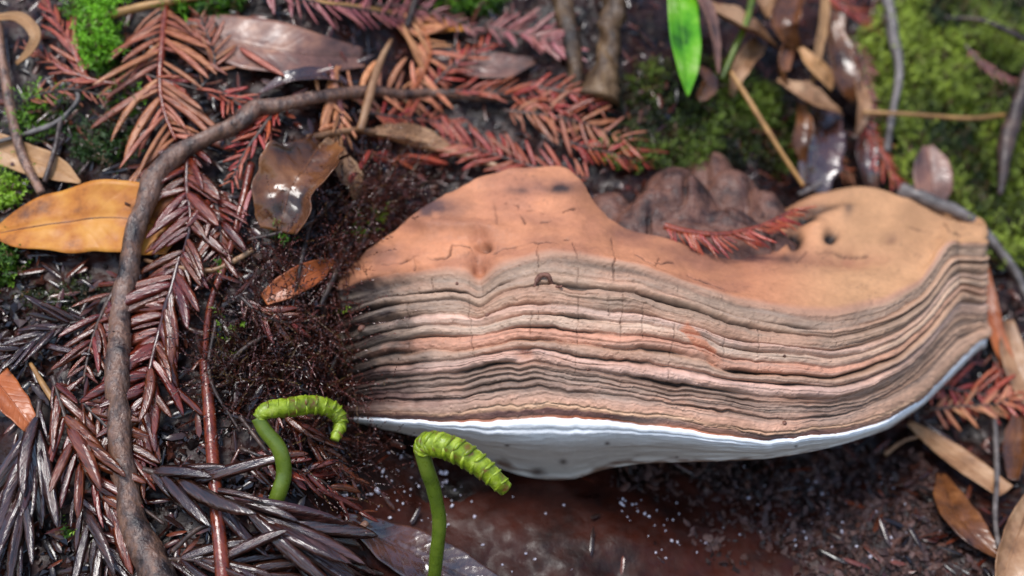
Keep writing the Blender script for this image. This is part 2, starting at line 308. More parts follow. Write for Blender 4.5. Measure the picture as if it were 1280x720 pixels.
# cracks: polylines in the plane of the face
cr_lines = [[(478,333),(500,330),(518,322),(546,326),(563,321),(567,308),(588,312),(598,328)],[(618,316),(640,308),(665,303),(690,304),(698,306)],[(704,300),(716,300),(722,325)],[(765,298),(768,318),(766,350)],[(794,318),(806,326),(820,334),(824,322)],[(820,330),(842,330)],[(617,252),(622,270),(624,283)],[(632,256),(648,256),(655,277)],[(658,260),(670,262),(680,266)],[(676,276),(690,273)],[(705,262),(722,258)],[(1020,313),(1050,314),(1085,316)],[(1114,284),(1140,286),(1166,292)],[(860,345),(885,355),(905,362)],[(518,322),(518,340)],[(1010,312),(996,325)],[(1180,280),(1192,291),(1215,293)],
 [(672,303),(672,330),(674,406)],[(722,322),(723,372),(721,440)],[(760,362),(761,396)],[(778,370),(775,435)],[(804,382),(802,437)],[(586,376),(588,402),(593,448)],[(510,378),(514,440)],[(603,352),(606,394)],[(845,395),(838,440),(834,478)],[(905,405),(903,455)],[(947,412),(945,468)],[(720,440),(718,475)],[(664,392),(663,425)],[(1040,398),(1042,440)],[(540,350),(541,380)]]
cr = np.zeros_like(v); jx = 2.6*fbm(PXw/9, PYw/9, 121, 3); jy = 2.6*fbm(PXw/9, PYw/9, 122, 3)
for li, ln in enumerate(cr_lines):
    wd = (.85 if li < 17 else .5)*(1+.5*vnoise(PXw/9, PYw/9, 123))+.12
    for (x1, y1), (x2, y2) in zip(ln[:-1], ln[1:]):
        dx, dy = x2-x1, y2-y1; t = np.clip(((PXw+jx-x1)*dx+(PYw+jy-y1)*dy)/(dx*dx+dy*dy), 0, 1)
        d = np.hypot(PXw+jx-x1-t*dx, PYw+jy-y1-t*dy); cr = np.maximum(cr, np.exp(-(d/wd)**2)*(1 if li < 17 else .75))
cr = cr*np.clip(.75+.9*vnoise(PXw/11, PYw/11, 125), 0, 1)
disp -= .0008*cr*sst(1.0, .97, VVw)
# white underside: a rolled lip, a faint crease and a dimpled pore surface
ut = np.clip((VVw-1)/.5, 0, 1)
disp += und*(.0011*np.exp(-((ut-.06)/.06)**2)-.0005*np.exp(-((ut-.17)/.03)**2)+.0003*fbm(PXw/26, ut*20, 131, 3)+.0004*fbm(PXw/60, ut*9, 135, 2)*sst(.1, .4, ut))
B = B+Nn*disp[..., None]; NF = gnorm(B); NF = NF if NF[nb+150, 300, 1] < 0 else -NF
# ---- the colours of the layers (what the flesh and crust are made of)
layer = [(-.05, S3(206,150,120)), (-.01, S3(194,148,120)), (.04, S3(166,138,116)), (.11, S3(170,140,118)), (.125, S3(192,156,130)), (.18, S3(178,146,122)), (.19, S3(164,134,112)), (.30, S3(180,146,122)), (.32, S3(224,182,160)), (.38, S3(212,176,154)), (.395, S3(216,184,158)), (.46, S3(204,170,146)), (.475, S3(212,152,124)), (.55, S3(214,154,126)), (.57, S3(182,144,118)), (.62, S3(198,160,138)), (.64, S3(226,182,162)), (.71, S3(206,166,146)), (.73, S3(140,112,96)), (.80, S3(168,138,120)), (.85, S3(146,116,100)), (.87, S3(198,158,136)), (.915, S3(214,164,136)), (.935, S3(222,178,142)), (.95, S3(200,150,120)), (.956, S3(112,80,74)), (.98, S3(116,78,70)), (.988, S3(186,104,68)), (1.0, S3(196,120,86))]
lv = np.array([a for a, _ in layer]); lc = np.array([c for _, c in layer])
vv = np.clip(v+.006*fl, -.05, 1)
col = np.stack([np.interp(vv, lv, lc[:, k]) for k in range(3)], -1)
patch = sst(-.2, .5, fbm(PXw/70, v*14, 141, 3))[..., None]*face[..., None]
col = col*(1-.4*patch)+S3(206,150,120)*.4*patch
tang = (sst(1020, 1150, PXw)*face)[..., None]*.45; col = col*(1-tang)+S3(206,164,130)*tang
col *= (1+.42*dens*fl+.30*dens*fl2+.10*vnoise(PXw/5, v*120, 88))[..., None]*face[..., None]+(1-face)[..., None]
topc = S3(218,146,106)+0*col
tn = fbm(PXw/60, PYw/34, 151, 4)
topc = topc*(1+.14*tn)[..., None]; sm_ = np.clip(sst(-.05, .5, fbm(PXw/80, PYw/30, 157, 4)), 0, 1)[..., None]*.5; topc = topc*(1-sm_)+S3(168,110,88)*sm_
mixR = sst(930, 1080, PXw)[..., None]; topc = topc*(1-mixR)+S3(218,162,116)*(1+.12*tn)[..., None]*mixR
def stain(x, y, rx, ry, c, a, n=.6):
    global topc
    m = np.clip(np.exp(-((PXw-x)/rx)**2-((PYw-y)/ry)**2)*(1+n*fbm(PXw/14, PYw/10, 161, 3))*a, 0, 1)[..., None]
    topc = topc*(1-m)+c*m
for a in [(540,262,38,16,S3(104,76,72),1.),(470,318,30,12,S3(104,76,70),.6),(560,285,50,8,S3(150,98,80),.5),(690,232,50,9,S3(140,96,84),.6),(648,238,12,5,S3(80,62,60),.7),(700,236,18,6,S3(66,50,48),1.1),(608,311,7,4,S3(52,42,40),.9),(1003,271,16,7,S3(30,24,22),1.5),(1039,297,9,6,S3(44,36,32),1.3),(994,298,10,11,S3(34,26,22),1.5),(1022,262,24,6,S3(56,44,40),1.1),(1058,268,6,8,S3(80,66,60),.8),(1113,301,8,6,S3(120,82,66),.6),(930,320,90,14,S3(146,96,80),.9),(985,320,14,7,S3(70,54,50),.7),(880,312,40,9,S3(120,80,70),.7),(1060,322,50,12,S3(172,112,84),.6),(790,288,30,10,S3(134,90,78),.7)]: stain(*a)
tm = sst(-.02, -.09, VVw)[..., None]; col = col*(1-tm)+topc*tm
dk = np.clip(gd*(.95+.25*vnoise(PXw/40, v*30, 145)), 0, .92)[..., None]*face[..., None]; col = col*(1-dk)+S3(42,29,25)*dk          # dark brown along the groove lines
ck = np.clip(cr*.8, 0, .85)[..., None]; col = col*(1-ck)+S3(66,44,36)*ck
flake = np.clip(sst(9, 6, np.abs((PXw-876)*.72-(PYw-432)*.69)+2*vnoise(PXw/6, PYw/6, 171))*sst(36, 28, np.abs((PXw-876)*.69+(PYw-432)*.72)), 0, 1)[..., None]; col = col*(1-flake)+S3(206,138,106)*flake
dirt = np.clip(sst(575, 446, PXw+44*fbm(PXw/22, PYw/13, 181, 4)+.06*(PYw-430)**2*.05)*1.15, 0, 1)*sst(1.0, .985, VVw)*sst(-.35, -.02, VVw)
col = col*(1-dirt[..., None])+S3(44,30,26)*dirt[..., None]
dl = np.clip(sst(470, 420, PXw)+0*PXw, 0, 1)*top*.6; col = col*(1-dl[..., None])+S3(70,50,46)*dl[..., None]
wh = und[..., None]; wcol = S3(246,246,244)+0*col
oldm = np.clip(sst(.22, .55, ut+.06*fbm(PXw/40, ut*6, 191, 3)), 0, 1)[..., None]; wcol = wcol*(1-oldm)+S3(220,212,202)*oldm
brn = np.clip(sst(.8, 1.05, ut+.25*fbm(PXw/30, ut*8, 195, 3)), 0, 1)[..., None]; wcol = wcol*(1-brn)+S3(120,92,76)*brn
for (x, y, r) in [(759,554,3.2),(634,557,3),(704,577,5),(672,590,9),(995,558,2.2),(846,572,2.5)]:
    m = np.exp(-(((PXw-x)/r)**2+((PYw-y)/(r*.6))**2))[..., None]*und[..., None]; wcol = wcol*(1-m*.85)+S3(70,50,42)*m*.85
col = col*(1-wh)+wcol*wh
grit = np.clip(fbm(PXw/4.5, PYw/3.5, 401, 3)*1.8-.45, 0, 1)*(1-und)*np.clip(.3+.9*fbm(PXw/60, PYw/40, 405, 3), 0, 1)
col = col*(1-.55*grit[..., None])+S3(96,72,62)*.55*grit[..., None]
mot = fbm(PXw/38, PYw/20, 411, 4)*(1-und); col = col*(1+.22*mot)[..., None]
pur = (sst(700, 450, PXw)*sst(.55, .95, v)*face*np.clip(.55+.6*fbm(PXw/50, v*25, 415, 3), 0, 1))[..., None]*.7; col = col*(1-pur)+S3(112,80,76)*pur
gry = (np.clip(fbm(PXw/80, v*22, 421, 3)*1.5, 0, 1)*face)[..., None]*.45; col = col*(1-gry)+S3(166,146,130)*gry
col = np.clip(col, .004, .9)*(np.where(und > .5, 1.0, .74)+.10*face*(1-und))[..., None]
conk = empty('bracket_fungus', TO+np.array([.06, 0, -.02]), 'large bracket fungus with banded tan rim and white underside', 'fungus')
co_off = np.array(off(conk))
def strip(name, r0, r1, m, label=None):                # rows r0..r1 of the body as a part of its own
    g = B[r0:r1+1]; o = build(name, g.reshape(-1, 3), gridfaces(*g.shape[:2])[:, ::-1], m, conk, True, col[r0:r1+1].reshape(-1, 3))
    o.data.normals_split_custom_set_from_vertices(NF[r0:r1+1].reshape(-1, 3).astype(np.float32).tolist())
    if label: o['label'] = label
    return o
rv = VVe[:, 0]; row = lambda a: int(np.argmin(np.abs(rv-a)))
cuts = [0., .118, .185, .31, .385, .47, .56, .63, .72, .85, .93, .984]
ro = [row(c) for c in cuts]; rlip = row(1.0)
strip('cap_crust', 0, ro[0], M['cap'], 'smooth orange tan crust with fine dark cracks')
for a, b in zip(ro, ro[1:]+[rlip]): strip('growth_ring', a, b, M['cap'])
strip('pore_surface', rlip, len(rv)-1, M['pore'], 'white pore surface with rolled bright lip')
# older knobbly growth in the hollow behind
gx, gy = np.meshgrid(np.linspace(.025, .150, 150), np.linspace(.05, .185, 150))
def bump_at(px, py, Y, rx, ry, h):
    c = at(px, py, Y); return c[0], c[1], c[2], rx, ry, h
zb = -.03+0*gx
for b in [bump_at(848,208,.105,.026,.030,.02), bump_at(885,186,.135,.022,.026,.02), bump_at(915,212,.12,.024,.022,.02), bump_at(955,240,.11,.020,.024,.02), bump_at(790,262,.088,.024,.022,.014), bump_at(760,240,.10,.02,.024,.016), bump_at(815,238,.09,.02,.014,.012), bump_at(905,258,.088,.024,.016,.012), bump_at(860,280,.078,.04,.016,.012), bump_at(940,276,.085,.03,.016,.012)]:
    z = b[2]-b[5]*1.5*(((gx-b[0])/b[3])**2+((gy-b[1])/b[4])**2); zb = np.logaddexp(zb*800, z*800)/800
zb += .0022*fbm(gx*95, gy*95, 201, 4)-.0045*np.exp(-(vnoise(gx*55, gy*55, 207)/.10)**2)
og = build('old_growth', np.stack([gx, gy, zb], -1).reshape(-1, 3), gridfaces(150, 150), M['old'], conk); og['label'] = 'knobbly mauve brown older growth in the hollow'
# a few crumbs stuck to the rim: small worm-like cast and grains
def conk_pt(px, py):
    d = (PXw[:, nw:-nw]-px)**2+(PYw[:, nw:-nw]-py)**2; i, j = np.unravel_index(np.argmin(d), d.shape); return B[i, j+nw], NF[i, j+nw]

# ================================================================== tubes, leaves, needles
def frames(P):
    P = np.asarray(P, float); t = np.gradient(P, axis=0); t /= np.linalg.norm(t, axis=1, keepdims=True)
    u = np.cross(t[0], [0.13, .2, 1.]); u /= np.linalg.norm(u); U = [u]
    for k in range(1, len(P)):
        u = U[-1]-t[k]*np.dot(U[-1], t[k]); u /= np.linalg.norm(u); U.append(u)
    U = np.array(U); return t, U, np.cross(t, U)
def spline(pts, n):                                    # Catmull-Rom through the points
    pts = np.asarray(pts, float); P = np.vstack([2*pts[0]-pts[1], pts, 2*pts[-1]-pts[-2]]); m = len(pts)-1
    s = np.linspace(0, m-1e-6, n); i = s.astype(int); f = (s-i)[:, None]
    a, b, c, d = P[i], P[i+1], P[i+2], P[i+3]
    return .5*(2*b+(c-a)*f+(2*a-5*b+4*c-d)*f*f+(3*b-a-3*c+d)*f**3)
def tube_geo(P, R, seg=10, rough=0., seed=0, closed=True):
    P = np.asarray(P, float); R = np.broadcast_to(np.asarray(R, float), (len(P),)); t, U, Wv = frames(P)
    a = np.linspace(0, 2*math.pi, seg, endpoint=False); L = np.concatenate([[0], np.cumsum(np.linalg.norm(np.diff(P, axis=0), axis=1))])
    r = R[:, None]*(1+rough*fbm(np.cos(a)[None]*1.2+L[:, None]*140+seed, np.sin(a)[None]*1.2+L[:, None]*60+seed*3, 211, 3))
    V = P[:, None]+r[..., None]*(np.cos(a)[None, :, None]*U[:, None]+np.sin(a)[None, :, None]*Wv[:, None]); V = V.reshape(-1, 3)
    F = gridfaces(len(P), seg, True); n = len(V); V = np.vstack([V, P[:1], P[-1:]]); F = [tuple(f) for f in F]
    if closed:
        for j in range(seg): F.append((n, (j+1) % seg, j)); F.append((n+1, (len(P)-1)*seg+j, (len(P)-1)*seg+(j+1) % seg))
    return V, F
def P3(pts, lift=0.):                                  # photo points (px,py[,lift mm]) on the bank
    return np.array([T(p[0], p[1], (p[2] if len(p) > 2 else lift)*.001) for p in pts])
def stick(name, label, cat, pts, rad, m, lift=4., rough=.18, n=60, knots=(), group=None, seed=0, seg=12, pts3=None):
    p = P3(pts, lift) if pts3 is None else np.asarray(pts3); S_ = spline(p, n)
    rr = np.interp(np.linspace(0, 1, n), np.linspace(0, 1, len(rad)), rad)*MM*.5
    V, F = tube_geo(S_, rr, seg, rough, seed)
    e = empty(name, S_[0], label, cat, group); o = build('stem', V, F, M[m], e)
    for (f, size) in knots:
        i = int(f*(n-1)); tt, U, Wv = frames(S_); c = S_[i]; nn = nrm_at(c); q = c+nn*rr[i]*.55+U[i]*rr[i]*.3
        build('knot', *tube_geo(np.array([q-nn*rr[i]*.4, q, q+nn*rr[i]*.45*size, q+nn*rr[i]*.62*size]), np.array([1., .9, .75, .35])*rr[i]*.75*size, 9, .35, seed+i), M[m], e)
    return e
_nm = {}
def needle_mesh(asp, cv, dr, m):
    key = (asp, cv, dr, m)
    if key not in _nm:
        x = np.array([0, .06, .2, .42, .65, .84, .95, 1.0]); w = asp*.5*np.array([.28, .6, .95, 1., .95, .72, .38, .05]); n = len(x); V = []
        for i in range(n):
            cy = cv*x[i]**2; cz = -dr*x[i]**1.8
            V += [(x[i], cy-w[i], cz), (x[i], cy-w[i]*.35, cz+w[i]*.42), (x[i], cy, cz+w[i]*.22), (x[i], cy+w[i]*.35, cz+w[i]*.42), (x[i], cy+w[i], cz), (x[i], cy, cz-w[i]*.4)]
        F = [(i*6+j, i*6+(j+1) % 6, (i+1)*6+(j+1) % 6, (i+1)*6+j) for i in range(n-1) for j in range(6)]
        F = [f[::-1] for f in F]+[(0, 1, 2, 3, 4, 5), tuple(range(n*6-1, n*6-7, -1))]
        me = bpy.data.meshes.new('needle'); me.from_pydata(V, [], F); me.polygons.foreach_set('use_smooth', np.full(len(F), True)); me.materials.append(M[m]); me.update(); _nm[key] = me
    return _nm[key]
def put(me, name, base, d, nrm, length, parent):
    d = d/np.linalg.norm(d); s = np.cross(nrm, d); s /= np.linalg.norm(s); z = np.cross(d, s)
    o = bpy.data.objects.new(name, me); COL.objects.link(o); o.parent = parent
    b = base-np.array(off(parent)); Mx = Matrix([[d[0]*length, s[0]*length, z[0]*length, b[0]], [d[1]*length, s[1]*length, z[1]*length, b[1]], [d[2]*length, s[2]*length, z[2]*length, b[2]], [0, 0, 0, 1]])
    o.matrix_local = Mx; return o
def spray(label, pts, m, ln=60, gap=9, ang=(50, 50), lift=5., wid=.115, sides=(1, -1), taper=.45, rw=6, jit=.18, rise=.12, group='fallen redwood sprays', pts3=None, stem='barkdark', lens=None, nrm=None, seed=0, skip=.10, droop=.10, curve=.12, cat='redwood spray'):
    R = random.Random(seed+hash(label) % 1 + len(label)*31); p = P3(pts, lift) if pts3 is None else np.asarray(pts3)
    L0 = np.linalg.norm(np.diff(p, axis=0), axis=1).sum(); n = max(12, int(L0/MM/5)); S_ = spline(p, n)
    e = empty('redwood_spray', S_[0], label, cat, group)
    rr = np.linspace(rw, rw*.45, n)*MM*.5; build('stem', *tube_geo(S_, rr, 7, .3, seed), M[stem], e)
    tt = np.gradient(S_, axis=0); tt /= np.linalg.norm(tt, axis=1, keepdims=True)
    cum = np.concatenate([[0], np.cumsum(np.linalg.norm(np.diff(S_, axis=0), axis=1))]); k = 0
    for sd in sides:
        s = R.uniform(.2, .8)*gap*MM
        while s < cum[-1]:
            f = s/cum[-1]; i = min(n-1, int(np.searchsorted(cum, s)))
            nn = np.asarray(nrm, float) if nrm is not None else nrm_at(S_[i]); nn = nn/np.linalg.norm(nn)
            sv = np.cross(nn, tt[i]); a = math.radians((ang[0] if sd > 0 else ang[1])*(1-.25*f)+R.gauss(0, 9))
            d = math.cos(a)*tt[i]+math.sin(a)*sd*sv+nn*(R.gauss(rise, jit*.6))
            env = (math.sin(min(1., f*3+.35)*1.57))*(1-taper*max(0, f-.45)/.55)
            l = (np.interp(f, np.linspace(0, 1, len(lens)), lens) if lens else ln*env)*MM*R.choice([R.uniform(.82, 1.15), R.uniform(.82, 1.15), R.uniform(.82, 1.15), R.uniform(.45, .8)])
            if R.random() > skip:
                nj = nn+np.array([R.gauss(0, jit), R.gauss(0, jit), R.gauss(0, jit)])
                me = needle_mesh(R.choice([wid*.8, wid, wid*1.15]), R.choice([.3, 1., 1.6])*-curve*sd, R.choice([.4, 1., 1.6])*droop, m)
                put(me, 'needle', S_[i]+nn*.0003, d, nj, l, e)
            s += gap*MM*R.uniform(.75, 1.25)
    return e
def leaf(name, label, mid, wid, m, lift=4., cup=.15, curl=0., tilt=0., wave=.08, cat='leaf', group=None, seed=0, rows=44, cols=15, stalk=None, asym=0., pts3=None, nrm=None, midrib=True, thick=.0004, ribcol=None):
    p = P3(mid, lift) if pts3 is None else np.asarray(pts3); S_ = spline(p, rows); tt = np.gradient(S_, axis=0); tt /= np.linalg.norm(tt, axis=1, keepdims=True)
    f = np.linspace(0, 1, rows); ww = np.interp(f, np.linspace(0, 1, len(wid)), wid); kz = np.array([1, 2, 3, 2, 1])/9.; ww = np.convolve(np.pad(ww, 2, mode='edge'), kz, 'valid')
    ww[0] = max(wid[0], .5); ww[-1] = max(wid[-1], .5); ww = ww*MM*.5
    s = np.linspace(-1, 1, cols); G = np.zeros((rows, cols, 3)); NN = np.zeros((rows, 3))
    for i in range(rows):
        nn = np.asarray(nrm, float) if nrm is not None else nrm_at(S_[i]); nn = nn-tt[i]*np.dot(nn, tt[i]); nn /= np.linalg.norm(nn); sv = np.cross(nn, tt[i])
        a = math.radians(tilt); n2 = nn*math.cos(a)+sv*math.sin(a); s2 = sv*math.cos(a)-nn*math.sin(a); NN[i] = n2
        w = ww[i]*(1+wave*fbm(np.array(f[i]*7.), s*0+(s > 0)*5., 221+seed, 2)); c = cup*2.0
        th = s*c if abs(c) > 1e-4 else s*1e-4
        lat = np.sin(th)/ (c if abs(c) > 1e-4 else 1e-4)*w; hgt = (1-np.cos(th))/(c if abs(c) > 1e-4 else 1e-4)*w
        hgt = hgt+curl*w*s*np.abs(s)+wave*w*.8*fbm(np.array(f[i]*6.), s*1.6, 231+seed, 3)-.06*ww.max()*np.exp(-(s/.09)**2)
        G[i] = S_[i]+(lat+asym*w*.5)[:, None]*s2+hgt[:, None]*n2
    Nv = gnorm(G); Nv = Nv if np.dot(Nv[rows//2, cols//2], NN[rows//2]) > 0 else -Nv
    V = np.concatenate([G.reshape(-1, 3), (G-Nv*thick).reshape(-1, 3)]); n0 = rows*cols; F = gridfaces(rows, cols); F2 = F[:, ::-1]+n0
    rim = [i*cols for i in range(rows)]+[(rows-1)*cols+j for j in range(1, cols)]+[i*cols+cols-1 for i in range(rows-2, -1, -1)]+[j for j in range(cols-2, 0, -1)]
    rim = np.array(rim); E = np.stack([rim, np.roll(rim, -1), np.roll(rim, -1)+n0, rim+n0], -1)
    uv = np.stack([(f[:, None]-.35*np.abs(s)[None]*.5)+0*s[None], 0*f[:, None]+s[None], 0*f[:, None]+0*s[None]], -1).reshape(-1, 3)
    e = empty(name, S_[0], label, cat, group); build('blade', V, np.concatenate([F, F2, E]), M[m], e, attrs={'leafuv': np.concatenate([uv, uv])})
    if midrib:
        c = G[:, cols//2]+Nv[:, cols//2]*.0001; build('midrib', *tube_geo(c[1:-1], np.linspace(2.6, 1., rows-2)*MM*.5, 6, .1), M[ribcol or m], e)
    if stalk is not None: build('stalk', *tube_geo(spline(P3(stalk, lift), 24), np.linspace(5, 7, 24)*MM*.5, 8, .15), M[ribcol or m], e)
    return e
def TV(px, py, lift=0.):                               # T for many points at once
    d = ray(px, py); lo = np.full(len(px), .22); hi = np.full(len(px), 1.5)
    ts = np.linspace(.22, 1.5, 70); done = np.zeros(len(px), bool)
    for a, b in zip(ts[:-1], ts[1:]):
        P = CAM+d*b; g = (P-TO)@TN-H(P[:, 0], (P-TO)@TQ)-lift; new = (g < 0) & ~done; lo[new] = a; hi[new] = b; done |= new
    for _ in range(14):
        mid = (lo+hi)/2; P = CAM+d*mid[:, None]; g = (P-TO)@TN-H(P[:, 0], (P-TO)@TQ)-lift; lo = np.where(g > 0, mid, lo); hi = np.where(g > 0, hi, mid)
    return (CAM+d*hi[:, None])[done], done
def NV(P, e=.005):
    x = P[:, 0]; q = (P-TO)@TQ; a = tpt(x+e, q)-tpt(x-e, q); b = tpt(x, q+e)-tpt(x, q-e); n = np.cross(a, b); return n/np.linalg.norm(n, axis=1, keepdims=True)
def unit(a): return a/(np.linalg.norm(a, axis=-1, keepdims=True)+1e-12)
def scatter(regs, seed):
    r = np.random.default_rng(seed); xs = []; ys = []
    for (x, y, rx, ry, n) in regs:
        a = r.uniform(0, 2*math.pi, n); k = np.sqrt(r.uniform(0, 1, n)); xs.append(x+rx*k*np.cos(a)); ys.append(y+ry*k*np.sin(a))
    P, ok = TV(np.concatenate(xs), np.concatenate(ys)); return P, r
def instances(name, V0, F0, pos, X, Z, scl, col, m, label, cat, jitter=0., r=None, smooth=True):
    """many tiny pieces as one mesh: V0 (k,3) placed by frames X,Y,Z"""
    X = unit(X); Y = unit(np.cross(Z, X)); Z = np.cross(X, Y); n = len(pos); k = len(V0); scl = np.asarray(scl); scl = scl[:, None] if scl.ndim == 1 else scl
    L = V0[None]*scl[:, None, :]
    if jitter: L = L*(1+jitter*r.uniform(-1, 1, (n, k, 1)))
    V = pos[:, None]+L[..., :1]*X[:, None]+L[..., 1:2]*Y[:, None]+L[..., 2:]*Z[:, None]
    F = (F0[None]+(np.arange(n)*k)[:, None, None]).reshape(-1, F0.shape[1])
    c = np.repeat(col, k, 0) if col is not None else None
    return tag(build(name, V.reshape(-1, 3), F, m, None, smooth, c), label, cat, None, 'stuff')
LEAF4 = np.array([[0, 0, 0], [.45, .5, .12], [1, 0, 0], [.45, -.5, .12], [.5, 0, -.02]]); LEAF4F = np.array([[0, 4, 1], [1, 4, 2], [2, 4, 3], [3, 4, 0]])
NEED = np.array([[0, 0, 0], [.2, .5, 0], [.2, 0, .3], [.2, -.5, 0], [.75, .45, 0], [.75, 0, .28], [.75, -.45, 0], [1, 0, 0]])
NEEDF = np.array([[0, 2, 1], [0, 3, 2], [1, 2, 5], [1, 5, 4], [2, 3, 6], [2, 6, 5], [4, 5, 7], [5, 6, 7]])
OCT = np.array([[1, 0, 0], [-1, 0, 0], [0, 1, 0], [0, -1, 0], [0, 0, 1], [0, 0, -1], [.6, .6, .6], [-.6, .6, .6], [.6, -.6, .6], [-.6, -.6, .6], [.6, .6, -.6], [-.6, .6, -.6], [.6, -.6, -.6], [-.6, -.6, -.6]], float)
OCTF = np.array([[0, 6, 8], [0, 8, 12], [0, 12, 10], [0, 10, 6], [1, 9, 7], [1, 7, 11], [1, 11, 13], [1, 13, 9], [2, 7, 6], [2, 6, 10], [2, 10, 11], [2, 11, 7], [3, 8, 9], [3, 9, 13], [3, 13, 12], [3, 12, 8], [4, 6, 7], [4, 7, 9], [4, 9, 8], [4, 8, 6], [5, 11, 10], [5, 10, 12], [5, 12, 13], [5, 13, 11]])
def mossy(name, label, regs, L=(.006, .012), nl=14, ls=(.0016, .0028), lw=.42, cols=(S3(50,84,14), S3(120,160,30)), seed=0, curl=.5, flat=.0, m='moss', spread=.9, lift=0., cat='moss', axis=None, mound=0.):
    P, r = scatter(regs, seed); n = len(P); N_ = NV(P); P = P+N_*(lift+mound*np.clip(fbm(P[:, 0]*45, P[:, 2]*45, 321+seed, 3)*1.6+.25, 0, 1))[:, None]
    d = unit(N_*(1-flat)+r.normal(0, .45, (n, 3))+(np.array(axis)[None] if axis is not None else 0)); bend = r.normal(0, 1, (n, 3)); ln = r.uniform(*L, n)
    t = np.linspace(.05, 1, nl)[None]; C = P[:, None]+d[:, None]*(ln[:, None]*t)[..., None]+bend[:, None]*(ln[:, None]*t*t*curl*.5)[..., None]
    dd = unit(d[:, None]+bend[:, None]*(t*curl)[..., None]); rad = r.normal(0, 1, (n, nl, 3)); rad = unit(rad-dd*np.sum(rad*dd, -1, keepdims=True))
    X = unit(dd*(1-spread*.6)+rad*spread); Zv = unit(dd-X*np.sum(dd*X, -1, keepdims=True)+1e-6)
    sz = r.uniform(*ls, (n, nl))*(1-.35*t); a = np.clip(.42+.9*fbm(P[:, 0]*45, P[:, 2]*45, 321+seed, 3)*1.6+r.normal(0, .2, n), 0, 1); br = r.uniform(0, 1, n) < .1
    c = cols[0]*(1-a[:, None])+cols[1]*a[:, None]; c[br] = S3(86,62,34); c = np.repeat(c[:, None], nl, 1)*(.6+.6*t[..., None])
    sc = np.stack([sz, sz*lw, sz], -1).reshape(-1, 3)
    return instances(name, LEAF4, LEAF4F, C.reshape(-1, 3), X.reshape(-1, 3), Zv.reshape(-1, 3), sc, c.reshape(-1, 3), M[m], label, cat)

# ================================================================== moss, litter, soil crumbs
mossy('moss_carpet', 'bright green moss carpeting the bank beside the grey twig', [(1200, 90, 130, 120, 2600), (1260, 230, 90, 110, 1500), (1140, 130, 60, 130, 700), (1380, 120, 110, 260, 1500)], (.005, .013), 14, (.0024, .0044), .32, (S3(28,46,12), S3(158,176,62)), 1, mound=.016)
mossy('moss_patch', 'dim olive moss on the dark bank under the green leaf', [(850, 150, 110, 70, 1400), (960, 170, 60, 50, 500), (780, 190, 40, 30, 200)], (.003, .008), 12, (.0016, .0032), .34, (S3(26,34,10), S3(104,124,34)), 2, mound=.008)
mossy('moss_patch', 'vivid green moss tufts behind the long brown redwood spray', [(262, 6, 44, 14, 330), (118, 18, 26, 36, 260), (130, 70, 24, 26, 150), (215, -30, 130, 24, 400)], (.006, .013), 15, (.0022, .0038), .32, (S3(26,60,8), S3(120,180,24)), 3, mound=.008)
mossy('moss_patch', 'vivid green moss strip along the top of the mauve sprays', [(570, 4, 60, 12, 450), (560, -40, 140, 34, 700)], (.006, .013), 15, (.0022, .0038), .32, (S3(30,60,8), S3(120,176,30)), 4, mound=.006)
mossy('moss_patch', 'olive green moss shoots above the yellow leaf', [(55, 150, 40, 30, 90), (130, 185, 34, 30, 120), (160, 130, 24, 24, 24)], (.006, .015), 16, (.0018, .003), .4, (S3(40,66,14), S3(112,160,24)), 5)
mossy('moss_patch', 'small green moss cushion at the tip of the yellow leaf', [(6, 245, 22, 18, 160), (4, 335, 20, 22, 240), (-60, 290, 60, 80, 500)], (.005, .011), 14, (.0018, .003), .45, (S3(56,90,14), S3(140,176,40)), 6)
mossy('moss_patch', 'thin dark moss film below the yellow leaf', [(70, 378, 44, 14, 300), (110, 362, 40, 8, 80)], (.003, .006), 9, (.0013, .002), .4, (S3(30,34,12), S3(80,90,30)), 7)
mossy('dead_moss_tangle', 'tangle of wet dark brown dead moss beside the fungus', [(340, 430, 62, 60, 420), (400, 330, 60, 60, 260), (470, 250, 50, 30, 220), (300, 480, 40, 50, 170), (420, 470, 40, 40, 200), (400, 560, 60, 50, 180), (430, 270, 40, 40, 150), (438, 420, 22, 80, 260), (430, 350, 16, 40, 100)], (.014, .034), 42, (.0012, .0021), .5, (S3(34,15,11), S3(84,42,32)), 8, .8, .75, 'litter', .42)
mossy('moss_sprigs', 'few fresh green moss tips among the dark tangle', [(455, 280, 14, 12, 16), (350, 300, 14, 10, 10), (435, 300, 12, 12, 10), (285, 345, 10, 10, 8), (420, 385, 14, 10, 6), (100, 670, 10, 10, 8), (50, 610, 10, 6, 4), (300, 420, 30, 30, 6), (760, 190, 20, 10, 20)], (.004, .009), 12, (.0016, .0026), .45, (S3(70,110,14), S3(140,170,40)), 9, lift=.004)
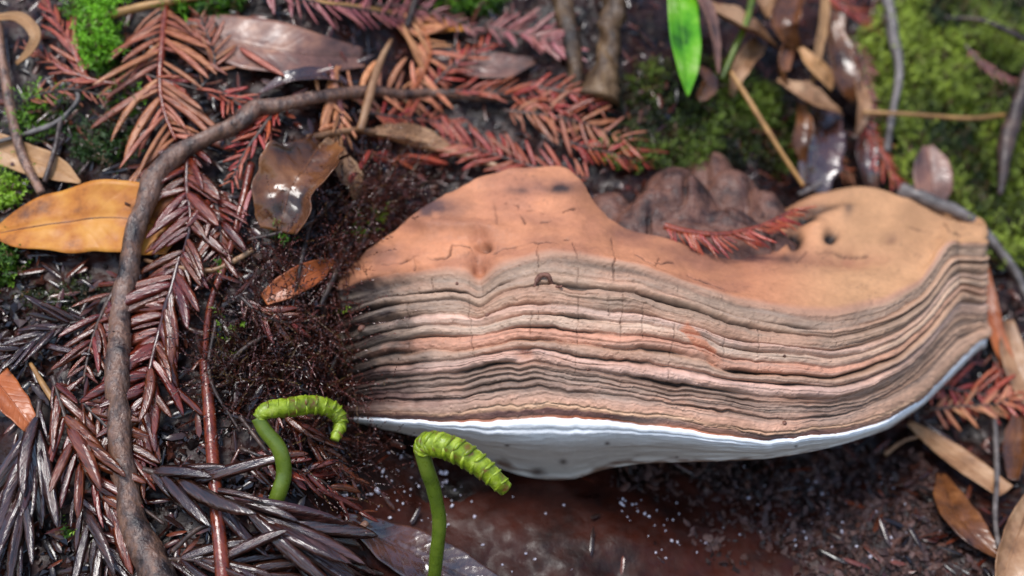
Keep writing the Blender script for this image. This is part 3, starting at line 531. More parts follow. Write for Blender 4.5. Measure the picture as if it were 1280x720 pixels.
# needle litter everywhere: short wet fragments lying in every direction
r = np.random.default_rng(77); n = 7500
P, ok = TV(r.uniform(-320, 1600, n), r.uniform(-200, 860, n)); N_ = NV(P); n = len(P)
X = unit(np.cross(N_, r.normal(0, 1, (n, 3)))+N_*r.normal(0, .22, (n, 1))); ln = r.uniform(.005, .015, n)
pal = np.array([S3(46,19,13), S3(80,34,22), S3(98,48,32), S3(44,26,21), S3(84,44,30), S3(26,15,12), S3(60,32,24)]); cc = pal[r.integers(0, len(pal), n)]*r.uniform(.6, 1.25, (n, 1))
mud = sst(1.1, .75, np.hypot((P[:, 0]-.04)/.135, ((P-TO)@TQ+.105)/.062)); keep = r.uniform(0, 1, n) > .95*mud
instances('needle_litter', NEED, NEEDF, (P+N_*r.uniform(.0006, .005, (n, 1)))[keep], X[keep], N_[keep]+r.normal(0, .3, (n, 3))[keep], np.stack([ln, r.uniform(.0012, .0028, n), np.full(n, .0016)], -1)[keep], cc[keep], M['litter'], 'wet brown needle fragments littering the bank', 'litter')
n = 9000; P, ok = TV(r.uniform(-300, 1600, n), r.uniform(-150, 860, n)); N_ = NV(P); n = len(P)
rs = np.clip(r.lognormal(-7.3, .5, n), 0, .0022)*(1-.75*sst(1.1, .75, np.hypot((P[:, 0]-.04)/.135, ((P-TO)@TQ+.105)/.062))); cc = np.array([S3(34,20,15), S3(58,34,26), S3(22,14,12), S3(84,56,46)])[r.integers(0, 4, n)]*r.uniform(.6, 1.2, (n, 1))
instances('soil_crumbs', OCT, OCTF, P+N_*rs[:, None]*.6, r.normal(0, 1, (n, 3)), N_, np.stack([rs*r.uniform(.7, 1.6, n), rs, rs*.8], -1), cc, M['crumble'], 'dark crumbs of wet soil and rotten wood', 'soil crumbs', .5, r, False)
P, r = scatter([(980, 660, 130, 70, 1900), (1080, 630, 110, 70, 1700), (1130, 690, 110, 60, 1700), (880, 600, 120, 30, 500)], 83); n = len(P); N_ = NV(P)
rs = np.clip(r.lognormal(-7.2, .5, n), 0, .0019); cc = np.array([S3(66,44,42), S3(38,24,22), S3(88,62,56), S3(74,44,34)])[r.integers(0, 4, n)]*r.uniform(.6, 1.2, (n, 1))
instances('wood_crumble', OCT, OCTF, P+N_*rs[:, None]*.6, r.normal(0, 1, (n, 3)), N_, np.stack([rs*r.uniform(.8, 3., n), rs, rs*.5], -1), cc, M['crumble'], 'mauve brown crumbled rotten wood below the fungus', 'soil crumbs', .6, r, False)
P, r = scatter([(60, 420, 70, 50, 420), (30, 380, 40, 30, 120), (110, 440, 40, 50, 160), (230, 560, 50, 30, 160), (330, 590, 60, 30, 160), (60, 690, 60, 40, 160), (300, 150, 60, 30, 90), (500, 215, 80, 20, 120)], 91); n = len(P); N_ = NV(P); rs = np.clip(r.lognormal(-7.0, .5, n), 0, .0026)
cc = np.array([S3(26,16,15), S3(44,24,18), S3(60,32,24)])[r.integers(0, 3, n)]*r.uniform(.6, 1.2, (n, 1))
instances('wet_rubble', OCT, OCTF, P+N_*rs[:, None]*.8, r.normal(0, 1, (n, 3)), N_+r.normal(0, .5, (n, 3)), np.stack([rs*r.uniform(.8, 1.7, n), rs, rs*.7], -1), cc, M['litter'], 'black glossy rubble of wet rotten bits between the needles', 'soil crumbs', .6, r, False)
P, r = scatter([(690, 670, 170, 50, 50), (500, 620, 80, 60, 90), (830, 670, 60, 30, 20), (950, 640, 120, 60, 30), (1080, 650, 110, 60, 60), (790, 640, 30, 14, 18), (380, 600, 60, 60, 90)], 84); n = len(P); N_ = NV(P); rs = r.lognormal(-7.75, .4, n)
instances('glint_specks', OCT, OCTF, P+N_*(rs+.0012)[:, None], r.normal(0, 1, (n, 3)), N_, np.stack([rs*r.uniform(.8, 1.9, n), rs, rs*.8], -1), None, M['speck'], 'tiny pale specks standing in for glints on the wet mud', 'specks', .25, r)  # pale grains imitate wet glints by their colour

# ================================================================== sticks and stems
stick('fallen_twig', 'long bent grey brown twig curving over the litter and yellow leaf', 'twig', [(214,765,8),(192,708,9),(170,662,10),(160,612,10),(151,560,11),(149,515,11),(146,470,12),(150,425,12),(151,385,12),(162,330,13),(168,290,13),(184,250,13),(194,222,13),(219,194,13),(262,171,12),(300,152,12),(322,135,11),(348,132,11),(400,121,10),(462,114,9),(500,118,9),(540,116,8),(600,121,6),(650,122,5)], [44,38,32,30,29,28,29,28,27,28,27,29,31,27,23,24,28,21,19,18,17,16,13,8], 'bark', n=150, knots=((.40, .8), (.55, .9), (.645, 1.0), (.16, .7), (.74, .7)), rough=.26, seg=18)
stick('small_branch', 'crooked tan stick with ragged bark above the fungus hump', 'twig', [(385,172,9),(430,164,10),(470,166,10),(520,180,9),(575,192,9),(622,208,8)], [9,10,13,14,11,9], 'leaftan', n=70, rough=.3, seed=3)
stick('red_stem', 'glossy straight red brown stem standing beside the long twig', 'stem', [(256,450,8),(262,520,9),(268,600,10),(276,690,10),(282,760,10)], [14,16,17,18,18], 'reed', n=60, rough=.08, seed=4)
stick('brown_stalk', 'slim orange brown stalk beside the curled brown leaf', 'stem', [(314,205,7),(300,265,8),(284,322,8),(262,385,7),(256,450,5)], [12,10,10,9,8], 'reed', n=50, seed=5)
stick('brown_stalk', 'brown leaning stalk at the end of the pale leaf', 'stem', [(-8,10,12),(4,80,11),(14,140,10),(28,195,9),(52,242,8)], [14,14,14,13,12], 'bark', n=50, seed=6)
stick('straw_stem', 'thick ochre stem lying across the top of the long brown spray', 'stem', [(138,18,10),(185,7,10),(250,-4,10),(300,-12,10)], [13,12,10,9], 'straw', n=30, seed=7)
stick('straw_stem', 'thin ochre stem along the top of the mauve needles', 'stem', [(336,-8,9),(400,3,9),(450,9,8),(492,16,6)], [8,8,7,6], 'straw', n=30, seed=8)
stick('lichen_twig', 'thin forked grey twig above the pale leaf', 'twig', [(-10,180,8),(40,165,8),(75,150,8),(98,122,7),(80,98,6)], [6,7,8,7,5], 'greystick', n=40, rough=.4, seed=9)
stick('lichen_twig', 'short dark grey twig crossing the pale leaf', 'twig', [(76,150,8),(68,188,9),(56,228,8)], [7,7,8], 'barkdark', n=30, rough=.4, seed=10)
stick('tan_needle_stem', 'flat tan twig crossing the long twig', 'twig', [(450,164,14),(462,120,15),(474,80,14),(489,50,12)], [12,13,11,6], 'leaftan', n=30, seed=11)
stick('pale_twig', 'pale forked thin twig over the wet dark spray', 'twig', [(180,325,9),(215,333,9),(262,338,9),(290,328,8),(316,312,7)], [5,6,7,8,6], 'leaftan', n=40, rough=.3, seed=12)
stick('rootlet', 'thin dark root running under the red stem', 'root', [(44,543,7),(90,575,8),(150,615,8),(205,655,7)], [5,5,5,4], 'barkdark', n=40, rough=.2, seed=13)
stick('grass_blade', 'pale yellow grass blade among black wet needles', 'grass blade', [(38,454,8),(60,490,8),(86,528,7),(120,560,5)], [5,8,9,6], 'straw', n=30, seed=14)
stick('short_twig', 'short brown twig with a blunt tip under the mauve leaf', 'twig', [(392,712,9),(425,684,10),(458,654,11)], [11,9,10], 'bark', n=30, rough=.3, seed=15)
stick('leaning_stick', 'slim brown stick leaning over the hollow of the fungus', 'stick', [], [8,9,8,7], 'straw', n=40, seed=16, pts3=P3([(914,90,24),(945,140,26),(975,188,26),(1004,232,24)]))
stick('leaf_stalk', 'straight pale stalk sticking out across the moss', 'stem', [], [7,7,8,8], 'straw', n=30, seed=17, pts3=[T(1078,140,.024), T(1140,143,.030), T(1210,148,.030), T(1256,144,.026)])
stick('grey_twig', 'grey dead twig hanging down over the moss', 'twig', [(1108,-10,26),(1116,40,26),(1124,90,26),(1116,140,24),(1108,190,18)], [22,22,16,13,11], 'greystick', n=50, rough=.3, seed=18)
stick('dark_twig', 'black drooping twig at the edge of the moss', 'twig', [(1290,70,32),(1272,130,32),(1258,180,30),(1250,245,24)], [12,26,30,10], 'barkdark', n=40, rough=.35, seed=19)
stick('dark_branch', 'thin dark branch across the brightest moss', 'branch', [(1180,22,26),(1225,25,30),(1262,40,30),(1300,60,28)], [6,8,10,10], 'barkdark', n=40, rough=.25, seed=20)
stick('stump_sliver', 'blurred tan sliver of wood standing on the bank', 'wood sliver', [(768,-30,14),(766,20,14),(760,70,13),(750,124,8)], [38,40,34,60], 'rot', n=50, rough=.55, seed=21)
stick('stump_sliver', 'narrow grey tan bark sliver behind the mauve spray', 'wood sliver', [(700,-10,8),(712,40,8),(718,90,8),(722,125,5)], [30,26,24,10], 'rot', n=40, rough=.6, seed=22)
stick('green_shoot', 'short green stem among the hanging dead leaves', 'stem', [(942,-8,30),(932,30,28),(916,66,24),(902,100,18)], [11,11,10,8], 'fernstem', n=30, seed=23)
stick('grey_stick', 'grey stick lying behind the end of the fungus', 'stick', [(1125,238,22),(1165,252,24),(1215,276,24),(1262,330,20),(1292,385,16)], [30,24,20,14,12], 'greystick', n=40, rough=.25, seed=24)
stick('thin_stem', 'thin grey stem upright among the leaves below the fungus end', 'stem', [(1243,520,12),(1246,590,12),(1244,650,12),(1252,700,9)], [8,8,7,7], 'greystick', n=40, rough=.2, seed=25)
stick('wet_twiglet', 'pale wet twig stub pointing into the fungus hollow', 'twig', [], [9,10,9,7], 'greystick', n=24, rough=.2, seed=26, pts3=[at(1000,243,.135), at(1020,232,.15), at(1042,220,.165), at(1060,212,.175)])
stick('bark_stub', 'dark stub of a stem pointing into the litter at the top', 'twig', [(508,34,10),(516,10,12),(526,-20,12)], [10,12,12], 'barkdark', n=20, seed=27)
RL = ['along the red stem', 'hanging over the left end of the fungus rim', 'crossing below the curled brown leaf', 'crossing the small orange leaf', 'thicker than the rest beside the orange leaf', 'meeting the top of the red stem', 'running behind the small crozier stem', 'looping above the small crozier', 'under the foot of the red stem']
for i, (a, b, c, w) in enumerate([((270,400),(262,470),(300,540),5), ((480,235),(455,300),(432,372),6), ((420,250),(380,282),(310,300),6), ((392,262),(376,330),(365,390),6), ((440,300),(420,340),(400,385),9), ((330,420),(300,440),(275,470),6), ((300,520),(330,560),(380,620),5), ((360,480),(420,500),(450,470),5), ((215,690),(250,660),(300,650),6)]):
    stick('rootlet', 'thin wet dark rootlet '+RL[i], 'root', [(*a, 8), (*b, 10), (*c, 7)], [w, w*1.1, w*.7], 'barkdark', n=36, rough=.35, seed=30+i, group='rootlets in the moss tangle', seg=8)

# ================================================================== leaves
leaf('fallen_leaf', 'broad smooth yellow orange leaf under the bent twig', [(-14,293,7),(30,284,9),(80,277,9),(130,271,9),(180,276,8),(222,296,6)], [6,44,72,88,98,104,106,104,92,60], 'leafyel', cup=.10, wave=.05, ribcol='leafbrown', asym=0)
leaf('fallen_leaf', 'pale tan leaf with a pointed tip behind the yellow leaf', [(-20,178,6),(30,198,6),(70,212,6),(100,228,5)], [40,46,44,30,4], 'leafpale', wave=.05, seed=1)
leaf('fallen_leaf', 'large mottled mauve brown leaf under the red needles', [(225,34,5),(300,52,6),(380,66,6),(455,72,5)], [24,78,92,86,60,30], 'leafmauve', cup=.12, wave=.05, seed=2)
leaf('fallen_leaf', 'dark arched leaf edge beneath the long twig', [(322,118,5),(365,98,9),(410,96,9),(440,108,6)], [6,26,34,30,8], 'leafdark', cup=.4, tilt=25, seed=3)
leaf('fallen_leaf', 'curled glossy brown leaf folded beside the wet spray', [(402,178,10),(384,205,14),(362,238,14),(350,290,8)], [40,96,124,110,70], 'leafbrown', cup=.6, curl=.3, wave=.25, seed=4, tilt=-15)
leaf('fallen_leaf', 'crumpled grey brown skeleton leaf by the fungus hump', [(402,178,8),(422,200,9),(440,228,9),(452,256,6)], [26,46,52,44,16], 'leaftan', cup=.3, wave=.22, seed=5)
leaf('fallen_leaf', 'small orange leaf tucked under the moss tangle', [(418,326,8),(392,340,9),(362,356,8),(330,375,6)], [4,28,36,34,18], 'leaforange', cup=.25, wave=.05, seed=6)
leaf('fallen_leaf', 'torn tan leaf remnant clinging to the crooked stick', [(470,164,12),(500,164,14),(530,170,13),(562,184,10)], [10,26,30,22,8], 'leaftan', wave=.25, seed=7)
leaf('fallen_leaf', 'striped orange yellow leaf scrap under the top sprays', [(500,38,6),(530,32,7),(560,32,7),(588,36,5)], [10,28,30,22,6], 'leafyel', wave=.1, seed=8)
leaf('fallen_leaf', 'dull grey brown leaf behind the long twig end', [(540,72,5),(580,78,6),(625,84,6),(668,76,4)], [20,44,52,46,14], 'leafmauve', wave=.12, seed=9)
leaf('fallen_leaf', 'wet mauve brown leaf in the mud below the green crozier', [(432,648,5),(490,680,7),(550,706,7),(620,735,5)], [16,52,70,64,30], 'leafdark', wave=.08, cup=.12, seed=10)
leaf('fallen_leaf', 'orange brown wood scrap beside the black needles', [(-10,470,8),(14,500,9),(32,524,9),(48,548,7)], [40,38,26,8], 'leaforange', wave=.1, seed=11, tilt=20)
leaf('dry_curl', 'dry pale curled strip wrapped round the brown stalk', [(-6,22,12),(24,22,16),(44,42,16),(38,62,14),(20,80,10)], [12,18,18,15,6], 'leafpale', cup=.3, wave=.1, seed=12, cat='leaf')
leaf('green_leaf', 'bright green pointed leaf hanging over the dark bank', [(846,-60,34),(850,-10,36),(854,40,36),(858,84,34),(860,120,30)], [30,56,60,56,38,3], 'leafgreen', cup=.2, wave=.03, seed=13)
leaf('dead_leaf', 'silvery brown withered leaf hanging beside the green leaf', [(862,-30,40),(880,10,40),(892,50,36),(898,92,30)], [20,34,32,24,5], 'leafmauve', cup=.5, wave=.15, seed=14)
for i, (label, mid, w, mm, cu, ti) in enumerate([
    ('broad curled tan leaf above the green stem', [(876,8,24),(905,22,28),(940,38,28),(972,60,22)], [20,44,50,40,10], 'leaftan', .45, 20),
    ('rolled brown leaf with a pale edge at the top of the dead cluster', [(1000,-20,30),(986,6,32),(978,34,32),(996,64,26)], [26,40,44,34,10], 'leafbrown', .6, -20),
    ('narrow brown leaf hanging below the rolled leaf', [(990,48,26),(978,70,28),(976,92,27),(986,116,20)], [14,28,32,26,8], 'leafbrown', .5, 15),
    ('tan leaf curling down behind the leaning stick', [(950,52,20),(932,72,22),(920,94,20),(914,120,14)], [18,28,26,18,5], 'leaftan', .5, 0),
    ('long pale twisted leaf strip in the dead cluster', [(1030,-16,34),(1026,30,34),(1020,66,32),(1015,104,26)], [20,24,20,20,8], 'leafpale', .5, 20),
    ('pale tan leaf pointing sideways in the dead cluster', [(972,100,26),(1000,116,30),(1026,128,28),(1052,142,20)], [8,30,42,36,10], 'leaftan', .3, 15),
    ('ochre brown leaf behind the dead cluster', [(1038,26,22),(1050,66,24),(1058,100,24),(1070,128,18)], [16,40,48,40,16], 'leafbrown', .3, -10),
    ('large dark wet brown leaf hanging beneath the dead cluster', [(1036,136,16),(1028,168,18),(1020,200,18),(1014,240,12)], [24,52,60,56,36], 'leafdark', .3, 0),
    ('glossy brown leaf tip behind the fungus end', [(1086,150,14),(1082,185,16),(1084,212,16),(1092,246,10)], [14,30,36,30,12], 'leafdark', .4, 0),
    ('brown twisted scrap under the withered leaf', [(872,84,20),(884,104,22),(872,124,16)], [14,30,28,8], 'leafbrown', .4, 20),
    ('small pale leaf curl above the sideways tan leaf', [(1000,60,30),(1014,80,32),(1030,96,30),(1040,112,26)], [8,24,28,24,6], 'leafpale', .5, -15),
    ('brown leaf flap behind the long pale strip', [(1046,-20,20),(1040,10,22),(1042,40,22),(1050,70,18)], [14,30,34,28,8], 'leafbrown', .4, 10),
    ('tan shrivelled leaf beside the grey dead twig', [(1068,90,20),(1074,116,22),(1076,140,22),(1070,168,18)], [8,22,28,24,6], 'leaftan', .6, 15),
    ('ochre leaf edge hanging over the dark wet leaf', [(1000,130,24),(1004,156,24),(1000,182,22),(1006,206,16)], [8,20,24,20,6], 'leafbrown', .5, -20),
    ('dull tan leaf at the top beyond the green stem', [(940,-30,26),(950,-4,28),(960,22,26)], [20,44,40,16], 'leaftan', .4, 0)]):
    leaf('dead_leaf', label, mid, [q_*1.4 for q_ in w], mm, cup=cu, tilt=ti, wave=.16, seed=20+i, curl=.15 if i % 2 else -.1)
leaf('fallen_leaf', 'round mauve leaf standing behind the end of the fungus', [(1160,182,28),(1164,206,28),(1166,232,26),(1168,262,20)], [16,54,68,62,24], 'leafmauve', cup=.2, wave=.05, seed=41)
leaf('fallen_leaf', 'tan leaf with a stalk tucked under the fungus end', [(1136,528,10),(1168,552,12),(1206,580,12),(1256,616,9)], [8,26,40,46,36], 'leaftan', cup=.2, wave=.06, seed=42, stalk=[(1150,545,11),(1128,552,11),(1106,568,10)])
leaf('fallen_leaf', 'drooping brown leaf below the stalked tan leaf', [(1176,592,8),(1190,630,10),(1212,662,10),(1250,696,7)], [10,46,60,50,12], 'leafbrown', cup=.2, wave=.08, seed=43)
leaf('fallen_leaf', 'tan brown leaf standing on edge by the thin grey stem', [(1296,610,14),(1276,660,16),(1262,700,16),(1250,750,12)], [20,44,52,50,30], 'leaftan', cup=.4, wave=.1, seed=44, tilt=25)
leaf('fallen_leaf', 'narrow orange brown leaf beside the fungus end', [(1232,330,10),(1236,380,12),(1250,430,12),(1274,480,9)], [10,26,30,26,8], 'leaforange', cup=.3, wave=.1, seed=45)
leaf('fallen_leaf', 'tan blurred leaf beyond the grey stick', [(1262,400,10),(1266,440,12),(1280,480,12),(1300,520,9)], [12,40,46,40,12], 'leaftan', cup=.2, wave=.1, seed=46)
leaf('fallen_leaf', 'brown leaf upright above the rust needles', [(1272,520,12),(1268,560,14),(1266,600,12)], [16,36,36,16], 'leafbrown', cup=.4, wave=.08, seed=47)

# ================================================================== redwood sprays
spray('long dull brown redwood spray hanging above the bent twig', [(208,4,8),(203,55,9),(200,100,9),(205,138,8),(220,176,6)], 'brown', 104, 11.5, (56,62), curve=.18, wid=.105, rw=12, stem='reed', taper=.1, seed=1)
spray('red brown redwood tip rising beside the moss tufts', [(112,104,8),(98,78,9),(78,38,9),(52,-6,8)], 'red', 46, 11, (28,28), wid=.15, rw=9, seed=2, stem='reed')
spray('short red redwood tip joining the long brown spray', [(150,106,8),(110,98,9),(70,80,9),(34,60,8)], 'red', 34, 10, (22,26), wid=.14, rw=8, seed=3, stem='reed')
spray('wet dark redwood spray across the end of the yellow leaf', [(238,172,9),(233,225,11),(238,278,11),(226,326,9)], 'wet', 72, 9, (52,72), wid=.2, rw=9, taper=.2, seed=4, stem='wetstem')
spray('glossy wet redwood spray running below the yellow leaf', [(226,318,8),(212,368,10),(198,418,10),(186,468,10),(178,516,9),(168,566,7)], 'wet', 82, 11, (42,70), wid=.2, rw=9, taper=.25, seed=5, stem='wetstem', curve=.2)
spray('mauve red redwood spray along the top of the mottled leaf', [(318,-16,8),(390,2,9),(460,14,9),(520,28,8)], 'mauve', 48, 11, (60,60), wid=.15, seed=6, rw=8)
spray('tan redwood spray fanned out under the twig', [(516,114,9),(530,90,10),(538,62,10),(524,22,8)], 'tan', 70, 11, (46,118), wid=.16, seed=7, rw=9, stem='leaforange', taper=.2)
spray('tan upright redwood needles behind the bent twig', [(388,116,7),(430,114,7),(476,112,7),(520,112,7)], 'tan', 58, 15, (78,70), sides=(1, -1), wid=.17, seed=8, taper=.1)
spray('mauve feathered redwood tip beside the wood slivers', [(606,34,9),(650,42,10),(690,52,10),(722,66,8)], 'mauve', 52, 7.5, (58,52), wid=.16, seed=9, taper=.35, rw=6)
spray('deep red redwood spray just behind the fungus hump', [(742,226,8),(680,212,9),(620,194,9),(552,172,8)], 'red', 52, 9.5, (50,58), wid=.15, seed=10, rw=6, taper=.15)
spray('red brown redwood spray below the end of the bent twig', [(630,138,9),(680,144,10),(730,154,10),(782,176,8)], 'brown', 58, 10, (60,62), wid=.14, seed=11, rw=6, taper=.3)
spray('dark spiky redwood tip at the end of the bent twig', [(560,114,8),(610,116,9),(660,124,10),(716,142,10)], 'red', 44, 13, (38,40), wid=.16, seed=12, rise=.3, jit=.3, rw=7)
spray('small red redwood sprig between the crooked stick and the moss', [(450,190,6),(500,200,7),(550,202,6)], 'red', 32, 9, (30,30), wid=.16, seed=13)
spray('orange brown redwood sprig crossing under the bent twig', [(354,126,8),(330,158,9),(306,192,9),(290,226,7)], 'rust', 40, 9, (48,52), wid=.17, seed=14, rw=8)
spray('fine red redwood sprig reaching toward the bent twig', [(170,90,9),(220,104,10),(270,118,10),(322,128,9)], 'rust', 40, 22, (24,24), wid=.12, seed=15, rw=5)
nc = np.array([-.1, -.55, .8])
def C_(px, py, h=.003):
    p, n_ = conk_pt(px, py); return p+np.array([0, -.3, .95])*h
spray('bright rust red redwood sprig lying in the hollow of the fungus', [], 'rust', 40, 8.5, (66,70), pts3=[at(830,282,.066), at(860,290,.064), at(900,293,.064), at(940,286,.069), at(970,274,.078), at(992,262,.088)], sides=(-1, -1), wid=.13, rw=11, nrm=nc, seed=16, stem='reed', droop=.25, taper=.25, rise=.05, curve=.2)
spray('rust tan redwood spray under the end of the fungus', [(1140,470,11),(1180,484,12),(1230,494,12),(1300,512,10)], 'rust', 56, 10, (58,62), wid=.14, seed=17, rw=7, taper=.1)
spray('tan redwood sprig above the stalked tan leaf', [(1160,512,12),(1200,508,13),(1240,506,13),(1262,498,12)], 'tan', 42, 11, (60,66), wid=.14, seed=18, rw=6)
spray('red redwood tip hanging at the top of the dead cluster', [(1022,-16,20),(1050,4,22),(1076,20,22),(1100,38,20)], 'red', 38, 8, (34,34), wid=.15, seed=19)
spray('red redwood spray standing over the end of the fungus', [(1080,150,16),(1096,184,17),(1112,214,17),(1134,246,14)], 'red', 44, 8, (40,40), wid=.15, seed=20)
spray('broken mauve redwood sprig beside the grey twig', [(1062,44,16),(1078,80,18),(1084,112,18),(1094,146,16)], 'mauve', 28, 9, (60,60), wid=.17, seed=21)
spray('mauve redwood tip at the edge of the moss carpet', [(1206,56,28),(1228,80,30),(1258,98,30),(1290,110,26)], 'mauve', 22, 10, (40,40), wid=.16, seed=22)
spray('black glossy redwood spray spreading below the green crozier', [(176,586,7),(240,604,10),(306,636,11),(370,684,11),(430,740,9)], 'black', 132, 19, (24,18), wid=.16, seed=23, rw=9, taper=.1, curve=.14, jit=.3)
spray('black wet redwood spray fanned at the foot of the grass blade', [(50,500,7),(42,560,9),(30,620,10),(10,690,9)], 'black', 125, 20, (26,20), wid=.16, seed=24, rw=8, taper=.1, curve=.14, jit=.3)
spray('wet brown redwood sprig crossing the thin root', [(66,470,8),(84,530,10),(108,590,11),(146,646,9)], 'wet', 88, 15, (34,36), wid=.18, seed=25, rw=8, taper=.2, jit=.3)
spray('black redwood needles beside the foot of the bent twig', [(90,610,7),(110,650,9),(130,690,9),(150,740,7)], 'black', 100, 19, (34,30), wid=.17, seed=26, rw=7, taper=.1)
spray('dark wet redwood sprig in the rubble under the yellow leaf', [(130,400,6),(90,404,8),(50,420,8),(6,452,7)], 'black', 60, 11, (46,44), wid=.18, seed=27, jit=.4, rise=.2)
spray('dark wet redwood sprig at the edge of the mud', [(300,560,6),(350,580,8),(400,600,8),(450,640,6)], 'wet', 50, 14, (40,36), wid=.22, seed=28, jit=.35)
spray('brown wet redwood sprig behind the small crozier', [(330,500,6),(370,530,8),(400,560,8),(440,600,6)], 'wet', 52, 14, (34,36), wid=.2, seed=29, jit=.35)
spray('wet redwood sprig beside the foot of the red stem', [(200,700,7),(240,700,8),(300,710,8),(360,735,6)], 'black', 84, 14, (30,32), wid=.17, seed=30, jit=.35)
spray('mauve redwood sprig half under the fungus end', [(1130,500,8),(1150,490,10),(1180,470,10),(1220,450,8)], 'mauve', 34, 8, (50,50), wid=.15, seed=31)
for i, (label, pts, m, ln, g, an, w) in enumerate([
    ('rust orange redwood sprig between the mottled leaf and the bent twig', [(272,112,7),(296,128,8),(318,146,8),(338,170,7)], 'rust', 40, 9, (56,50), .18),
    ('tan redwood sprig hanging under the bent twig', [(420,128,7),(424,150,8),(418,172,7)], 'tan', 46, 9, (40,40), .17),
    ('red brown redwood sprig above the crooked stick', [(448,140,8),(490,146,9),(534,150,9),(566,158,7)], 'red', 44, 9, (56,56), .17),
    ('rust redwood spray fanned over the grey brown leaf', [(540,108,8),(560,88,9),(586,70,9),(612,56,7)], 'rust', 42, 9, (54,60), .16),
    ('mauve redwood tip above the striped leaf scrap', [(470,6,8),(520,10,9),(560,22,9),(596,40,7)], 'mauve', 34, 9, (50,50), .16),
    ('brown redwood sprig laid over the mottled mauve leaf edge', [(250,112,7),(268,84,9),(262,50,9),(250,20,8)], 'brown', 44, 11, (50,50), .15),
    ('brown redwood sprig on the moss beside the brown stalk', [(30,128,6),(60,116,8),(92,112,8),(128,120,7)], 'brown', 34, 11, (46,46), .16),
    ('red redwood sprig under the twig end beside the wood slivers', [(650,108,8),(690,112,9),(724,120,9),(754,138,7)], 'red', 40, 9, (50,50), .17),
    ('rust redwood sprig edging the dark moss behind the hump', [(700,176,8),(740,186,9),(776,196,9),(812,204,7)], 'rust', 34, 9, (46,46), .17),
    ('wet red redwood sprig lying beside the slim brown stalk', [(262,232,7),(274,270,9),(276,310,9),(268,350,7)], 'wet', 54, 10, (44,50), .2),
    ('wet redwood sprig beneath the small orange leaf', [(300,370,7),(322,390,9),(350,402,9),(384,404,7)], 'wet', 44, 10, (44,44), .2),
    ('wet redwood sprig left of the bent twig below the yellow leaf', [(150,350,7),(128,392,9),(112,436,9),(104,480,7)], 'wet', 60, 12, (48,56), .2),
    ('wet brown redwood sprig behind the foot of the bent twig', [(100,500,7),(130,530,8),(160,566,8),(186,600,7)], 'wet', 66, 13, (34,40), .2),
    ('silvery wet redwood sprig beside the mauve leaf in the mud', [(330,630,9),(366,650,10),(400,676,10),(440,716,8)], 'black', 80, 16, (22,26), .2),
    ('brown redwood sprig behind the leaning stick', [(1000,180,10),(1040,200,12),(1066,222,12)], 'brown', 34, 9, (46,46), .17),
    ('red redwood sprig beside the narrow orange brown leaf', [(1238,440,8),(1252,470,9),(1262,500,9)], 'red', 40, 10, (46,46), .17)]):
    spray(label, pts, m, ln, g, an, wid=w, seed=60+i, rw=7, jit=.28)
# single needles that came off
NL = ['tan loose needle upright behind the bent twig', 'mauve loose needle beside the upright tan needle', 'red loose needle by the skeleton leaf', 'mauve loose needle beside the curled brown leaf', 'wet loose needle beside the glossy wet spray', 'rust loose needle under the crooked stick', 'mauve loose needle beside the grey dead twig', 'brown loose needle across the deep red spray', 'wet loose needle at the mud edge near the small crozier', 'rust loose needle at the moss edge behind the fungus hump', 'red loose needle beside the older knobbly growth', 'black loose needle beside the foot of the red stem', 'black loose needle under the wood scrap', 'black loose needle in the rubble under the yellow leaf', 'black loose needle under the rust spray', 'black loose needle on the stalked tan leaf', 'brown loose needle on the mottled mauve leaf', 'brown loose needle sticking up at the twig end', 'rust loose needle sticking up beside the twig end', 'brown loose needle flat across the red brown spray']
for i, (a, b, m) in enumerate([((402,168),(430,82),'tan'), ((428,150),(418,78),'mauve'), ((432,232),(468,190),'red'), ((290,300),(318,236),'mauve'), ((255,520),(205,470),'wet'), ((560,205),(510,190),'rust'), ((1120,150),(1145,205),'mauve'), ((610,170),(640,195),'brown'), ((455,640),(400,606),'wet'), ((760,180),(800,195),'rust'), ((790,186),(838,192),'red'), ((330,690),(380,640),'black'), ((20,590),(-20,650),'black'), ((50,430),(110,446),'black'), ((1230,470),(1200,520),'black'), ((1200,560),(1150,520),'black'), ((300,60),(352,96),'brown'), ((700,120),(732,88),'brown'), ((712,150),(742,112),'rust'), ((770,150),(700,160),'brown')]):
    p, q = T(*a, .008), T(*b, .011); L = float(np.linalg.norm(q-p))
    e = put(needle_mesh(.13, .06, .05, m), 'loose_needle', p, q-p, nrm_at(p), L, None) if False else None
    o = bpy.data.objects.new('loose_needle', needle_mesh(.13, .06, .05, m)); COL.objects.link(o); d = (q-p)/L; nn = nrm_at(p); s = np.cross(nn, d); s /= np.linalg.norm(s); z = np.cross(d, s)
    o.matrix_world = Matrix([[d[k]*L, s[k]*L, z[k]*L, p[k]] for k in range(3)]+[[0, 0, 0, 1]]); tag(o, NL[i], 'needle', 'loose redwood needles')

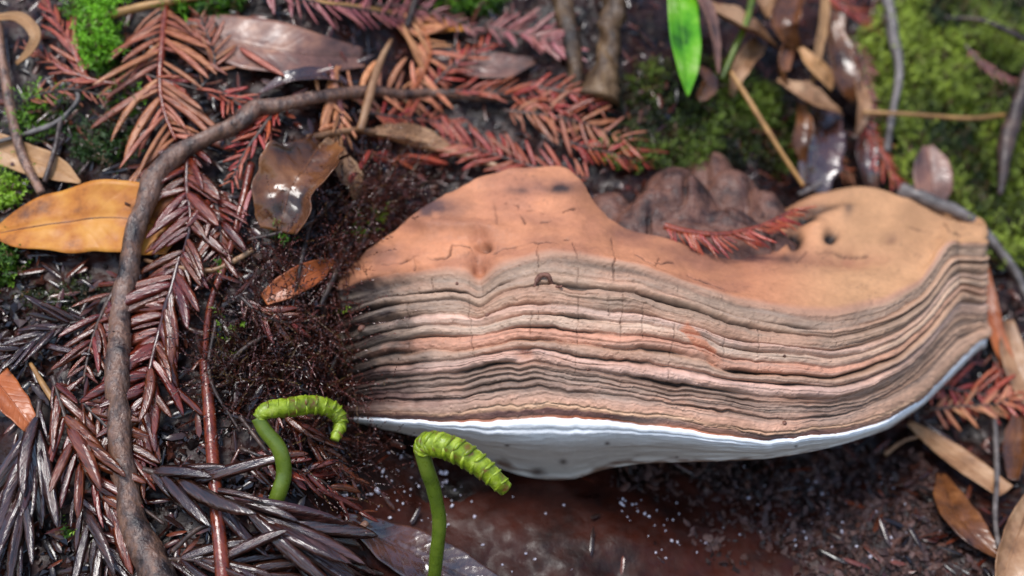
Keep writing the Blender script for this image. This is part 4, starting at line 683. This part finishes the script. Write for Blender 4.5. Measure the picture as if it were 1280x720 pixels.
# ================================================================== fern croziers
def crozier(label, stem, head, rs, rh, nbud, seed, bank=False):
    g = (lambda x, y, l: T(x, y, l)) if bank else at
    st = spline(np.array([g(*p) for p in stem]), 50); hd = spline(np.array([g(*p) for p in head]), 60)
    e = empty('fern_crozier', st[0], label, 'fern')
    build('stem', *tube_geo(st, np.interp(np.linspace(0, 1, 50), np.linspace(0, 1, len(rs)), rs)*MM*.5, 14, .06, seed), M['fernstem'], e)
    f = np.linspace(0, 1, 60); rr = np.interp(f, np.linspace(0, 1, len(rh)), rh)*MM*.5*(.94+.04*np.sin(f*nbud*2*math.pi)); cr_ = build('coil', *tube_geo(hd, rr, 16, .12, seed+1), M['fern'], e)
    tt, U, Wv = frames(hd); R = random.Random(seed)
    for i in range(nbud):                              # folded leaflets wrapped across the coil
        k = int((i+.5)/nbud*57)+1; c = hd[k]; r_ = rr[k]
        toward = np.array([0, -1, .35]); toward = toward-tt[k]*np.dot(toward, tt[k]); toward /= np.linalg.norm(toward); sv = np.cross(tt[k], toward)
        for sd in (-1, 1):
            aa = np.linspace(.05, 1.9, 9)*sd; q = np.array([c+(toward*math.cos(a_)+sv*math.sin(a_))*r_*.93+tt[k]*r_*(.34*abs(a_)**1.3-.25+R.uniform(-.03, .03)) for a_ in aa])
            build('leaflet', *tube_geo(q, np.array([.35, .8, 1, 1, .95, .9, .8, .6, .25])*r_*.17*R.uniform(.8, 1.15), 7, .25, seed+i), M['fern'], cr_)
    return e
crozier('green fern crozier arching beside the left end of the fungus', [(334,652,.002),(349,614,.012),(355,588,.018),(348,560,.024),(331,538,.027),(322,522,.028)], [(322,524,.028),(334,513,.029),(362,509,.030),(392,506,.030),(416,512,.029),(426,528,.027),(418,550,.024)], [19,20,19,19,18,17], [16,22,25,26,23,19,13], 15, 3, True)
crozier('green fern crozier nodding in front of the white underside', [(540,745,-.03),(546,690,-.032),(549,650,-.033),(542,612,-.034),(533,584,-.035),(527,562,-.035)], [(527,566,-.035),(532,555,-.035),(550,556,-.036),(580,568,-.036),(608,588,-.036),(632,611,-.035)], [17,18,18,18,19,20], [22,27,32,33,31,27,20], 12, 5)
# crumbs on the rim
p1 = [conk_pt(*c) for c in [(668,356),(676,350),(686,349),(694,354),(702,362)]]
w = np.array([p+n_*.0016 for p, n_ in p1]); cb = build('soil_crumb', *tube_geo(spline(w, 24), np.array([.6]*3+[1.]*18+[.6]*3)*5*MM*.6, 9, .4, 2), M['old']); tag(cb, 'worm shaped crumb of soil stuck to the fungus rim', 'crumb')
for i, (x, y, s) in enumerate([(458,411,6),(612,396,3.4),(571,355,2.5),(979,446,2.6),(979,528,3),(736,462,2.4)]):
    p, n_ = conk_pt(x, y); cb = build('soil_grain', *tube_geo(np.array([p-n_*s*MM*.4, p+n_*s*MM*.1, p+n_*s*MM*.5, p+n_*s*MM*.8]), np.array([.8, 1, .8, .3])*s*MM, 8, .4, i), M['old']); tag(cb, ['largest grain of soil stuck to the dirty end of the fungus rim', 'reddish grain on the pale middle layers of the fungus rim', 'tiny grain under the notch of the fungus cap', 'tiny dark grain in the middle layers below the fungus hollow', 'dark grain just above the white lip of the fungus', 'tiny grain on the dark lower layers of the fungus rim'][i], 'crumb', 'soil grains on the rim')
